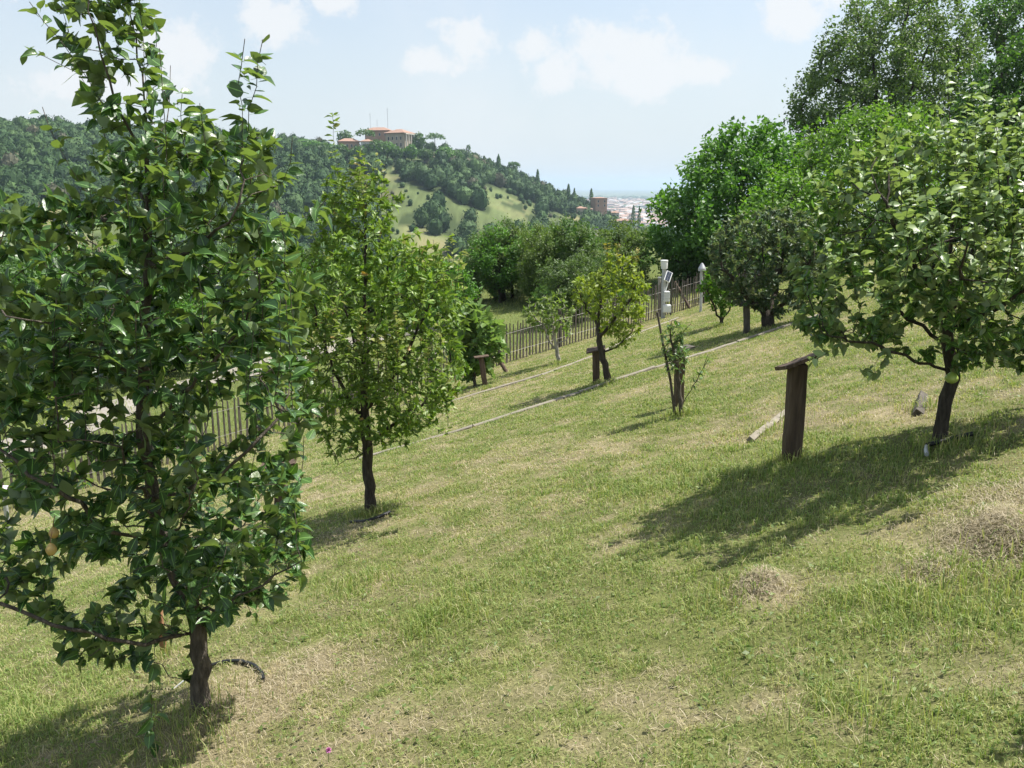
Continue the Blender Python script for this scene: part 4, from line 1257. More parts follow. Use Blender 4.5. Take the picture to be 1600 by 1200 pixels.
# ------------------------------------------------------------------ buildings on the hill
def hip_roof(w, d, h, over=.6, z=0):
    a, b = w / 2 + over, d / 2 + over
    rdg = max(a - b, .1)
    V = np.array([[-a, -b, z], [a, -b, z], [a, b, z], [-a, b, z], [-rdg, 0, z + h], [rdg, 0, z + h], [-a, -b, z - .35], [a, -b, z - .35], [a, b, z - .35], [-a, b, z - .35]])
    q = np.array([[0, 1, 5, 4], [2, 3, 4, 5], [6, 7, 1, 0], [7, 8, 2, 1], [8, 9, 3, 2], [9, 6, 0, 3], [9, 8, 7, 6]])
    t = np.array([[1, 2, 5], [3, 0, 4]])
    return [(V, q), (V, t)]


def window_row(root, face_y, xs, z, w, h, wall_norm='y', x0=0):
    for q in xs:
        if wall_norm == 'y':
            f = build('window', [box(q, face_y, z, w + .3, .12, h + .3)], M['stone_trim'], root)
            build('pane', [box(q, face_y - .08, z, w, .1, h)], M['dark_glass'], f)
        else:
            f = build('window', [box(face_y, q, z, .12, w + .3, h + .3)], M['stone_trim'], root)
            build('pane', [box(face_y + .08, q, z, .1, w, h)], M['dark_glass'], f)


def hill_spot(u, v, D):
    d = ray(u, v); k = D / math.hypot(d[0], d[1]); return np.array([d[0] * k, d[1] * k, d[2] * k + EYE])


def buildings():
    D = 590
    mpx = D / F
    # villa: eaves at v=209, main front 612..647
    E = hill_spot(624, 209, D)
    z0 = gz(E); hh = E[2] - z0
    root = thing('villa', (E[0], E[1], z0), 'large buff villa with a columned portico and red hip roof on the hilltop', 'building', rz=R(-28))
    build('wall', [box(0, 0, hh / 2 - 1, 15, 11, hh + 2)], M['stucco_buff'], root)
    build('roof', hip_roof(15, 11, 2.6, 1.1, hh + .35), M['terracotta'], root)
    for q in (-4.2, -1.4, 1.4, 4.2):
        build('column', tube([(7.5 + 1.0, q, 0), (8.5, q, hh * .5), (8.5, q, hh - .7)], [.55, .5, .45], 10), M['stone_trim'], root, smooth=True)
    build('portico_beam', [box(8.5, 0, hh - .38, 1.3, 10.6, .68)], M['stone_trim'], root)
    window_row(root, -5.56, (-5, -1.7, 1.7, 5), hh - 3.2, 1.2, 2.0)
    window_row(root, -5.56, (-5, -1.7, 1.7, 5), hh - 7.5, 1.2, 2.4)
    # rear wing
    E = hill_spot(592, 205, D + 14); z0 = gz(E); hh = E[2] - z0
    rt = thing('villa_wing', (E[0], E[1], z0), 'long red-roofed wing stretching left behind the columned villa', 'building', rz=R(-10))
    build('wall', [box(0, 0, hh / 2 - 1, 17, 9, hh + 2)], M['stucco_orange'], rt)
    build('roof', hip_roof(17, 9, 2.2, .8, hh + .35), M['terracotta'], rt)
    window_row(rt, -4.56, (-6, -2, 2, 6), hh - 2.4, 1.2, 1.6)
    # orange annex
    E = hill_spot(545, 222, D - 22); z0 = gz(E); hh = max(E[2] - z0, 6)
    ra = thing('annex', (E[0], E[1], z0), 'orange plastered annex with low red roof half hidden by trees on the hilltop', 'building', rz=R(12))
    build('wall', [box(0, 0, hh / 2 - 1, 13, 8, hh + 2)], M['stucco_orange'], ra)
    build('roof', hip_roof(13, 8, 2.0, .7, hh + .35), M['terracotta'], ra)
    window_row(ra, -4.06, (-4, -1.2, 1.6, 4.4), hh - 2.4, 1.1, 1.6)
    window_row(ra, -4.06, (-4, -1.2, 1.6, 4.4), hh - 6.0, 1.1, 1.8)
    E = hill_spot(574, 222, D - 26); z0 = gz(E); hh = max(E[2] - z0, 6)
    rb = thing('lodge', (E[0], E[1], z0), 'small pale lodge between the orange annex and the villa', 'building', rz=R(5))
    build('wall', [box(0, 0, hh / 2 - 1, 8, 7, hh + 2)], M['stucco_white'], rb)
    build('roof', hip_roof(8, 7, 1.6, .6, hh + .35), M['terracotta'], rb)
    window_row(rb, -3.56, (-2, 2), hh - 2.2, 1.1, 1.5)
    # terrace pavilion
    E = hill_spot(670, 238, D - 18); z0 = gz(E)
    rc = thing('garden_pavilion', (E[0], E[1], z0), 'low flat-roofed pavilion in the trees below the stone pine', 'building')
    hh = max(E[2] - z0, 4.0)
    build('wall', [box(0, 0, hh / 2 - .5, 7, 5, hh + 1)], M['stucco_buff'], rc)
    build('roof', [box(0, 0, hh + .2, 8, 6, .36)], M['stone_trim'], rc)
    for (u, vt, lab, w) in [(578, 176, 'leftmost slim radio mast behind the villa', .16), (589, 186, 'shortest slim radio mast, middle of three behind the villa', .14), (605, 168, 'tallest radio mast rising over the villa roof', .2)]:
        E = hill_spot(u, vt, D + 22); z0 = gz(E); hm = E[2] - z0
        o = thing('radio_mast', (E[0], E[1], z0), lab, 'mast', 'radio masts on the hilltop')
        build('pole', tube([(0, 0, -1), (0, 0, hm * .6), (0, 0, hm)], [w, w * .8, w * .45], 6), M['galvanised'], o)
        build('cross_arm', [box(0, 0, hm - 1.2 - q * 1.4, 1.5 - q * .2, .1, .1) for q in range(3)], M['galvanised'], o)
    # tower house and neighbours low on the ridge
    def house(name, lab, u, v_eave, D, w, d, wall, rz, roofh=1.4, flat=False, hmin=5):
        E = hill_spot(u, v_eave, D); z0 = gz(E); hh = max(E[2] - z0, hmin)
        o = thing(name, (E[0], E[1], z0), lab, 'house', rz=R(rz))
        build('wall', [box(0, 0, hh / 2 - 1, w, d, hh + 2)], M[wall], o)
        if flat: build('roof', [box(0, 0, hh + .25, w + .8, d + .8, .46)], M['terracotta'], o)
        else: build('roof', hip_roof(w, d, roofh, .5, hh + .35), M['terracotta'], o)
        window_row(o, -d / 2 - .06, [-w * .28, w * .28], hh - 2.2, 1.0, 1.6)
        if hh > 7: window_row(o, -d / 2 - .06, [-w * .28, w * .28], hh - 5.4, 1.0, 1.6)
        window_row(o, w / 2 + .06, [-d * .25, d * .25], hh - 2.2, 1.0, 1.6, 'x')
        return o
    house('tower_house', 'square pink tower house with shallow red roof where the ridge meets the plain', 936, 310, 680, 10, 9, 'stucco_orange', 20, .8)
    house('cottage', 'small orange cottage among trees just left of the tower house', 917, 327, 650, 8, 6, 'stucco_orange', -10)
    house('cottage', 'pinkish low cottage further left on the wooded slope', 907, 331, 640, 7, 6, 'stucco_buff', 8)
    house('cottage', 'white cottage right below the tower house', 961, 333, 700, 6, 5, 'stucco_white', 0)
    house('farmhouse', 'low red-roofed farmhouse above the walnut trees before the city', 973, 345, 640, 11, 7, 'stucco_buff', 12)


buildings()


def city():
    r = np.random.default_rng(5)
    Vw, Vr, Fw = [], [], []
    Cw = []
    n = 5200
    u = r.uniform(860, 1250, n); D = 1500 + 3200 * r.uniform(0, 1, n) ** 1.4
    d = ray(u, np.full(n, 300.)); k = D / np.hypot(d[:, 0], d[:, 1])
    x, y = d[:, 0] * k, d[:, 1] * k
    blk = fbm(x * .004, y * .002, 15, 3)
    off = 0
    for i in range(n):
        if blk[i] < .42: continue
        w, dd, h = r.uniform(10, 30), r.uniform(9, 16), r.uniform(6, 13) * (1.6 if r.uniform() < .08 else 1)
        Mx = Matrix.Translation((x[i], y[i], PLAIN_Z + h / 2)) @ Matrix.Rotation(r.uniform(-.4, .4), 4, 'Z')
        V, Fq = box(0, 0, 0, w, dd, h, Mx)
        wall = np.array([(.37, .34, .31), (.40, .39, .37), (.33, .28, .25), (.45, .45, .45)][r.integers(4)])
        roof = np.array([(.36, .24, .19), (.40, .28, .23), (.34, .25, .21), (.46, .45, .44)][r.integers(4)])
        Vt = V.copy(); Vt[4:, 2] += 0
        V2, F2 = box(0, 0, h / 2 + 1.2, w + 1, dd + 1, 2.2, Mx, taper=.55)
        Vw += [V, V2]; Fw += [Fq + off, F2 + off + 8]; off += 16
        Cw += [np.repeat(wall[None], 8, 0), np.repeat(roof[None], 8, 0)]
    m, nt, o = new_mat('city_plaster_and_tiles')
    a = nd(nt, 'ShaderNodeAttribute', attribute_name='Col')
    p = nt.nodes.new('ShaderNodeBsdfPrincipled'); p.inputs['Roughness'].default_value = .9
    nt.links.new(a.outputs['Color'], p.inputs['Base Color']); nt.links.new(p.outputs[0], o.inputs[0])
    ob = build('distant_city', [(np.concatenate(Vw), np.concatenate(Fw))], m, colors=np.concatenate(Cw))
    tag(ob, 'hazy city of pale walls and red roofs spread over the plain', 'city', kind='stuff')
    # tree belts between the blocks
    Vs, Fs, Cs = [], [], []; off = 0
    nt_ = 1600
    u = r.uniform(820, 1280, nt_); D = 950 + 5200 * r.uniform(0, 1, nt_) ** 1.3
    d = ray(u, np.full(nt_, 300.)); k = D / np.hypot(d[:, 0], d[:, 1])
    x, y = d[:, 0] * k, d[:, 1] * k; z = H(x, y)
    for i in range(nt_):
        V, Fq = BLOBS[r.integers(7)]
        Fq = Fq[:60]; V = V[:70]
        s = r.uniform(5, 12)
        W = V * [s * 2.2, s * 1.6, s * .8] + [x[i], y[i], z[i] + s * .5]
        Vs.append(W); Fs.append(Fq + off); off += len(W); Cs.append(np.repeat(np.array([[.05, .085, .035]]) * r.uniform(.7, 1.5), len(W), 0))
    ob = build('plain_trees', [(np.concatenate(Vs), np.concatenate(Fs))], M['wood'], colors=np.concatenate(Cs))
    tag(ob, 'belts of trees on the plain around the hazy city', 'trees', kind='stuff')


city()

# ------------------------------------------------------------------ picket fence
def fence():
    P1, P3 = gp(330, 706), gp(1060, 487)
    d = (P3 - P1)[:2]; Lh = np.linalg.norm(d); d /= Lh
    start = P1[:2] - d * 6.5; Ltot = 6.5 + Lh + 5.0
    root = thing('picket_fence', (start[0], start[1], float(H(*start))), 'long grey split-paling fence running along the bottom of the lawn', 'fence', rz=0)
    ox = np.array([start[0], start[1], float(H(*start))])
    rng = np.random.default_rng(4)
    nrm = np.array([d[1], -d[0]])      # towards the lawn
    ang = math.atan2(d[1], d[0])
    s = 0.0; pk = []
    while s < Ltot:
        pk.append(s); s += .118 * rng.uniform(.85, 1.2)
    items = []
    for i, s in enumerate(pk):
        p = start + d * s + nrm * rng.normal(0, .008)
        z = float(H(*p)); h = 1.06 + rng.normal(0, .03)
        Mx = Matrix.Translation((p[0] - ox[0], p[1] - ox[1], z - ox[2] - .03)) @ Matrix.Rotation(ang, 4, 'Z') @ Matrix.Rotation(rng.normal(0, .022), 4, 'Y') @ Matrix.Rotation(rng.normal(0, .015), 4, 'X')
        V, Fq = rough_plank(h, .046 * rng.uniform(.75, 1.25), .02, 500 + i, 3, .003)
        top = V[:, 2] > h * .9
        V[top, 0] *= .55; V[top, 2] += np.where(np.abs(V[top, 0]) < .012, .03, 0)
        V = V @ np.array(Mx.to_3x3()).T + np.array(Mx.translation)
        u, v = pix(np.array([p[0], p[1], z + .5]))
        items.append((V, Fq, np.hypot(*p), -20 < u < 1160 and not (u < 130)))
    vis = sorted([i for i in range(len(items)) if items[i][3]], key=lambda i: items[i][2])[:100]
    vs = set(vis)
    for i in vis: build('picket', [items[i][:2]], M['grey_wood'], root)
    rest = build('pickets', [items[i][:2] for i in range(len(items)) if i not in vs], M['grey_wood'], root); rest['kind'] = 'stuff'
    for hz in (.28, .82):
        q = np.arange(0, Ltot, .6)
        pts = [(*(start + d * k + nrm * .016 - ox[:2]), float(H(*(start + d * k))) + hz - ox[2]) for k in q]
        build('wire', tube(pts, .004, 5), M['wire'], root)
    k = 0.6
    while k < Ltot:
        p = start + d * k - nrm * .06; z = float(H(*p))
        Mx = Matrix.Translation((p[0] - ox[0], p[1] - ox[1], z - ox[2] - .1)) @ Matrix.Rotation(ang, 4, 'Z') @ Matrix.Rotation(rng.normal(0, .02), 4, 'Y')
        build('post', [rough_plank(1.28, .085, .085, int(k * 10), 4, .004, Mx)], M['grey_wood'], root)
        k += 2.35

    def brace(u0, v0, u1, v1, y_off=0):
        a = gp(u0, v0)
        b = at_y(u1, v1, a[1] + y_off)
        build('brace', tube([a - [0, 0, .05] - ox, (a + b) / 2 - ox, b - ox], [.05, .045, .045], 7, True, .04, 3), M['old_wood'], root, smooth=True)
    brace(793, 581, 768, 546, .25); brace(1079, 482, 1054, 440, .35)
    return root


fence()

# ------------------------------------------------------------------ terrace edging boards
def edging(label, pix_pts, seed):
    rng = np.random.default_rng(seed)
    P = np.array([gp(*q) for q in pix_pts])
    L = np.concatenate([[0], np.cumsum(np.linalg.norm(np.diff(P[:, :2], axis=0), axis=1))])
    root = thing('terrace_edging', P[0], label, 'edging', 'timber edging of the lawn terraces')
    s = 0.0
    while s < L[-1] - .3:
        e = min(s + rng.uniform(1.6, 2.4), L[-1])
        xy = [np.array([np.interp(q, L, P[:, 0]), np.interp(q, L, P[:, 1])]) for q in (s + .012, e - .012)]
        n = 7; V = []; 
        dr = xy[1] - xy[0]; dr = dr / np.linalg.norm(dr); nn = np.array([dr[1], -dr[0]])
        lift = rng.uniform(.02, .042); tilt = rng.normal(0, .008)
        for i in range(n):
            k = i / (n - 1); c = xy[0] * (1 - k) + xy[1] * k
            zt = (float(H(*xy[0])) * (1 - k) + float(H(*xy[1])) * k) + lift + tilt * (k - .5) + rng.normal(0, .003)
            for (a, b) in ((-.032, -.22), (.032, -.22), (.032, -.010), (.025, 0), (-.025, 0), (-.032, -.010)):
                V.append([c[0] + nn[0] * a - P[0][0], c[1] + nn[1] * a - P[0][1], zt + b - P[0][2]])
        Fq = [[i * 6 + j, i * 6 + (j + 1) % 6, i * 6 + 6 + (j + 1) % 6, i * 6 + 6 + j] for i in range(n - 1) for j in range(6)]
        e0 = (n - 1) * 6
        Fq += [[0, 5, 2, 1], [5, 4, 3, 2], [e0, e0 + 1, e0 + 2, e0 + 5], [e0 + 5, e0 + 2, e0 + 3, e0 + 4]]
        build('plank', [(np.array(V), np.array(Fq))], M['pale_wood'], root)
        s = e


edging('weathered timber edging of the nearer terrace, crossing below the plum tree', [(560, 718), (620, 702), (690, 684), (760, 661), (840, 634), (920, 610), (1000, 583), (1060, 564), (1120, 545), (1180, 527), (1240, 506), (1290, 490)], 3)
edging('weathered timber edging of the lower terrace, running close above the fence', [(690, 632), (715, 621), (770, 607), (830, 592), (890, 574), (950, 548), (1000, 520), (1060, 497)], 4)

# ------------------------------------------------------------------ lecterns (post with sloping board roof)
def lectern(label, base, top, wpx, board=(.42, .30), yaw=0.0, roll=0.0, pitch=.0, wood='old_wood', board_mat=None, metal=False, depth=.09):
    B = gp(*base); T = at_y(top[0], top[1], B[1] - .02)
    h = np.linalg.norm(T - B)
    dist = np.linalg.norm(B - [0, 0, EYE]); w = wpx / F * dist
    root = thing('lectern', B, label, 'sign stand', 'sign stands beside the trees')
    ax = Vector(T - B).normalized(); q = Vector((0, 0, 1)).rotation_difference(ax)
    Mx = Matrix.Translation((0, 0, -.06)) @ q.to_matrix().to_4x4() @ Matrix.Rotation(yaw, 4, 'Z')
    if metal: build('post', tube([(0, 0, -.06), tuple((T - B) * .5), tuple(T - B)], w / 2, 10), M['galvanised'], root, smooth=True)
    else: build('post', [rough_plank(h + .05, w, depth, int(base[0]), 7, .004, Mx)], M[wood], root)
    Mb = Matrix.Translation(Vector(T - B) + Vector((0, 0, .012))) @ Matrix.Rotation(yaw, 4, 'Z') @ Matrix.Rotation(roll, 4, 'Y') @ Matrix.Rotation(pitch, 4, 'X')
    b = rough_plank(board[0], board[1], .028, int(base[1]) + 5, 5, .003)
    V = b[0][:, [2, 0, 1]] - [board[0] * .5, 0, 0]
    V = V @ np.array(Mb.to_3x3()).T + np.array(Mb.translation)
    build('board', [(V, b[1])], M[board_mat or wood], root)
    return root


lectern('dark wooden post with a tilted board on top in front of the apple tree', (1237, 717), (1248, 567), 25, (.285, .25), yaw=R(6), roll=R(-20), pitch=R(-15))
lectern('low dark post with a small flat board beside the fig leaves', (759, 606), (752, 558), 8, (.30, .20), yaw=R(8), roll=R(-6), pitch=R(-2), depth=.08)
lectern('thin dark post with tilted dark board left of the plum tree trunk', (932, 600), (931, 547), 11, (.30, .26), yaw=R(-6), roll=R(-12), pitch=R(4), wood='old_wood')
lectern('brown post with pale tilted board just behind the staked sapling', (1060, 634), (1063, 548), 13, (.26, .20), yaw=R(12), roll=R(-16), pitch=R(-4), board_mat='grey_wood')
lectern('grey post half hidden under the dark quince crown', (1167, 521), (1167, 474), 9, (.34, .28), yaw=R(0), roll=R(-8), pitch=R(10), wood='grey_wood')
lectern('dark post standing behind the lower right branches of the big pear tree', (437, 812), (437, 722), 16, (.34, .28), yaw=R(5), roll=R(-8), pitch=R(8))
lectern('thin metal post with a pinkish plate at the left edge of the picture', (16, 850), (6, 768), 6, (.20, .16), yaw=R(10), roll=R(4), pitch=R(30), board_mat='pink_plate', metal=True)

# ------------------------------------------------------------------ weather station
def weather_station():
    B = gp(1036, 497); Y = B[1]
    P = lambda u, v, dy=0: at_y(u, v, Y + dy) - B
    px = Y / F * 1.03
    root = thing('weather_station', B, 'white garden weather station on a pole with rain gauge and solar panel', 'weather station')
    build('pole', tube([(0, 0, -.1), P(1036.5, 450), P(1038, 419)], 3.2 * px, 12), M['galvanised'], root, smooth=True)
    g0, g1 = P(1038, 420), P(1038, 408)
    g = build('rain_gauge', tube([g0, g0 * .5 + g1 * .5, g1], [4.6 * px, 5.2 * px, 5.2 * px], 18), M['white_plastic'], root, smooth=False)
    build('rim', tube([g1 - [0, 0, .01], g1 + [0, 0, .03]], 5.7 * px, 18), M['white_plastic'], g)
    c = P(1044, 432, -.08)
    Mp = Matrix.Translation(Vector(c)) @ Matrix.Rotation(R(24), 4, 'Y') @ Matrix.Rotation(R(-32), 4, 'X')
    fr = build('solar_panel', [box(0, 0, 0, 9.5 * px, .03, 17 * px, Mp)], M['white_plastic'], root)
    build('cells', [box(-1.9 * px + 3.8 * px * i, -.022, 5.2 * px * (j - 1), 3.4 * px, .014, 4.8 * px, Mp) for i in range(2) for j in range(3)], M['solar_cell'], fr)
    build('bracket', tube([P(1044, 440, -.05), P(1042, 448, -.03), P(1039, 456)], 1.0 * px, 8), M['white_plastic'], root)
    for (u, v, w, h, nm) in [(1041.5, 463, 9, 15, 'sensor_shield'), (1041.5, 482, 12, 11, 'control_box')]:
        q = P(u, v, -.08)
        if nm == 'sensor_shield':
            build(nm, [box(q[0], q[1], q[2] + (k - 2.5) * h / 6 * px, w * px * (1 - .04 * (k % 2)), .2, h / 7.2 * px) for k in range(6)] + [box(q[0], q[1] + .02, q[2], w * px * .8, .14, h * px)], M['white_plastic'], root)
        else:
            bx = build(nm, [box(q[0], q[1], q[2], w * px, .2, h * px)], M['white_plastic'], root)
            build('lid', [box(q[0], q[1] - .108, q[2], w * px * .86, .014, h * px * .8)], M['white_plastic'], bx)
    B2 = gp(1029, 496)
    r2 = thing('fence_pole', B2, 'short pale pole standing just left of the weather station', 'pole')
    t2 = at_y(1030.5, 433, B2[1]) - B2
    build('shaft', tube([(0, 0, -.1), t2 * .5, t2 * .97], 2.2 * px, 10), M['bark_pale'], r2, smooth=True)
    build('cap', tube([t2 * .97, t2], 2.9 * px, 10), M['galvanised'], r2)
    B3 = gp(1048, 493)
    r3 = thing('prop_post', B3, 'thin grey post just right of the weather station', 'pole')
    t3 = at_y(1048, 436, B3[1]) - B3
    build('shaft', [rough_plank(np.linalg.norm(t3), .05, .05, 9, 4, .004)], M['grey_wood'], r3)
    B4 = gp(1095, 487)
    r4 = thing('garden_lamp', B4, 'pale post lamp with a white conical cap by the bright shrub', 'lamp')
    t4 = at_y(1096, 424, B4[1]) - B4
    build('post', tube([(0, 0, -.1), t4 * .5, t4], 2.0 * px, 10), M['galvanised'], r4, smooth=True)
    a = at_y(1097, 423, B4[1]) - B4; b = at_y(1097, 419, B4[1]) - B4; c = at_y(1097, 411, B4[1]) - B4
    build('cap', tube([a, b, c], [5.6 * px, 5.4 * px, 1.2 * px], 16), M['galvanised'], r4)


weather_station()

# ------------------------------------------------------------------ small things in the grass
def ground_tube(name, label, cat, pts, r, mat, lift=.0):
    W = [gp(*q) for q in pts]
    W = [w + np.array([0, 0, r * .8 + lift]) for w in W]
    L = np.linspace(0, len(W) - 1, len(W) * 6); A = np.array(W)
    Q = np.stack([np.interp(L, range(len(W)), A[:, k]) for k in range(3)], -1)
    for _ in range(3):
        Q[1:-1] = .25 * Q[:-2] + .5 * Q[1:-1] + .25 * Q[2:]
    o0 = W[0].copy()
    o = build(name, tube(Q - o0, r, 8), M[mat], None, smooth=True); o.location = Vector(o0)
    return tag(o, label, cat)


ground_tube('irrigation_hose', 'black irrigation hose curving out of the grass behind the trunk of the big pear', 'hose', [(325, 1045), (350, 1037), (375, 1036), (398, 1043), (410, 1056), (412, 1066)], .011, 'black_hose', .006)
ground_tube('irrigation_hose', 'black hose lying round the foot of the upright fine-leaved pear', 'hose', [(548, 819), (570, 818), (590, 812), (610, 803)], .014, 'black_hose', .01)
ground_tube('irrigation_hose', 'black hose lying across the foot of the apple tree', 'hose', [(1446, 703), (1470, 697), (1495, 690), (1519, 685)], .016, 'black_hose', .02)
ground_tube('hose_elbow', 'short pale elbow at the end of the hose under the apple tree', 'pipe', [(1447, 703), (1446, 709), (1447, 716)], .014, 'galvanised', .015)

S1 = gp(272, 1076)
o = thing('marker_stake', S1, 'small pale stake leaning in the dry grass left of the big pear trunk', 'stake')
e1 = at_y(292, 1060, S1[1] + .02) - S1
build('shaft', tube([(0, 0, -.0), e1 * .5, e1], .005, 7), M['white_plastic'], o); build('tip', tube([e1, e1 * 1.02], .0058, 7), M['galvanised'], o)
S2 = gp(256, 1022)
o = thing('wooden_stake', S2, 'orange-brown wooden stake upright behind the big pear trunk', 'stake')
build('shaft', [rough_plank(.30, .034, .03, 21, 5, .003)], M['orange_wood'], o); build('point', [box(0, 0, .315, .03, .026, .03, None, .5)], M['orange_wood'], o)
S3 = gp(1056, 650)
o = thing('support_stake', S3, 'long bare leaning stick supporting the sapling', 'stake')
t3 = at_y(1027, 488, S3[1] + .05) - S3
build('shaft', tube([(0, 0, -.05), t3 * .35 + [.01, 0, 0], t3 * .7, t3], [.016, .015, .014, .011], 8, True, .06, 4), M['bark_grey'], o, smooth=True)
build('tie', tube([t3 * .45 - [.0, .02, 0], t3 * .46 - [.0, .02, 0]], .02, 8), M['black_hose'], o)


def lying_board(label, a, b, w, th, mat, seed, upright=False):
    A, B = gp(*a), gp(*b)
    root = A
    d = B - A; L = np.linalg.norm(d)
    q = Vector((0, 0, 1)).rotation_difference(Vector(d).normalized())
    Mx = q.to_matrix().to_4x4()
    V, Fq = rough_plank(L, w, th, seed, 6, .006, Mx)
    o = build('board', [(V + [0, 0, .02], Fq)], M[mat]); o.location = Vector(A)
    return tag(o, label, 'board')


lying_board('broken pale board sunk in the dry grass left of the dark sign post', (1172, 691), (1226, 648), .05, .05, 'pale_wood', 31)
lying_board('short grey board edge sticking out of the slope left of the apple trunk', (1434, 650), (1443, 620), .07, .05, 'grey_wood', 32)

p = gp(513, 1193)
o = thing('clover_flower', p, 'single pink clover flower in the grass at the bottom edge', 'flower')
build('stem', tube([(0, 0, 0), (.003, 0, .03), (.004, 0, .055)], .0012, 5), LM['fresh'], o)
rr = np.random.default_rng(2); dd = norm(rr.normal(0, 1, (60, 3)) + [0, 0, .4])
V, Fq, at = place_leaves(np.tile([[.004, 0, .06]], (60, 1)), dd, rr.normal(0, 1, (60, 3)), np.full(60, .013), 'quad', rr)
build('flower_head', [(V, Fq)], M['petal'], o, attrs=at)

# ------------------------------------------------------------------ grass
def grass_mat(name, stops, trans=.3):
    m, nt, o = new_mat(name)
    g = nt.nodes.new('ShaderNodeNewGeometry')
    a = nd(nt, 'ShaderNodeAttribute', attribute_name='dry')
    add = nd(nt, 'ShaderNodeMath', operation='MULTIPLY_ADD'); nt.links.new(g.outputs['Random Per Island'], add.inputs[0]); add.inputs[1].default_value = .62
    nt.links.new(a.outputs['Fac'], add.inputs[2])
    c = ramp_n(nt, add.outputs[0], stops)
    p = nt.nodes.new('ShaderNodeBsdfPrincipled'); p.inputs['Roughness'].default_value = .55; p.inputs['Specular IOR Level'].default_value = .35
    nt.links.new(c, p.inputs['Base Color'])
    t = nt.nodes.new('ShaderNodeBsdfTranslucent'); nt.links.new(mixc(nt, 1.0, c, (1.6, 1.7, .9), 'MULTIPLY'), t.inputs[0])
    mx = nt.nodes.new('ShaderNodeMixShader'); mx.inputs[0].default_value = trans
    nt.links.new(p.outputs[0], mx.inputs[1]); nt.links.new(t.outputs[0], mx.inputs[2]); nt.links.new(mx.outputs[0], o.inputs[0])
    return m


def scatter(n, dmin, dmax, power, rng, amax=36):
    """ground positions in the viewed wedge, density falling with distance"""
    q = rng.uniform(0, 1, n); e = 2 - power
    D = (dmin ** e + q * (dmax ** e - dmin ** e)) ** (1 / e)
    a = R(1) * rng.uniform(-amax, amax, n)
    return D * np.sin(a), D * np.cos(a), D


def blades(x, y, D, h, w, lean, rng, dry, flat=False):
    n = len(x); z = H(x, y)
    B = np.stack([x, y, z - .004], -1)
    az = rng.uniform(0, 6.28, n); f = np.stack([np.cos(az), np.sin(az), np.zeros(n)], -1)
    s = np.stack([-np.sin(az), np.cos(az), np.zeros(n)], -1)
    h = h[:, None]; w = w[:, None]; lean = lean[:, None]
    up = np.array([0, 0, 1.])
    if flat:
        m = B + f * h * .5 + up * (.012 + .02 * rng.uniform(0, 1, (n, 1))); t = B + f * h + up * (.004 + .03 * rng.uniform(0, 1, (n, 1)) ** 2)
        B = B + up * (.006 + .02 * rng.uniform(0, 1, (n, 1)))
    else:
        m = B + up * h * .6 + f * h * lean * .35; t = B + up * h * (1 - .35 * np.minimum(lean, 1.4)) + f * h * lean
    V = np.stack([B - s * w * .5, B + s * w * .5, m + s * w * .42, m - s * w * .42, t], 1)
    k = np.arange(n)[:, None] * 5
    return V.reshape(-1, 3), k + np.array([[0, 1, 2, 3]]), k + np.array([[3, 2, 4]]), np.repeat(dry, 5)


def build_grass(name, label, V, q, t, dry, mat):
    V = np.asarray(V)
    me_chunks = [(V, q), (np.zeros((0, 3)), t - len(V))]
    # second chunk shares the first one's vertices: undo the offset added by build()
    o = build(name, me_chunks, mat, attrs={'dry': dry})
    return tag(o, label, name.replace('_', ' '), kind='stuff')


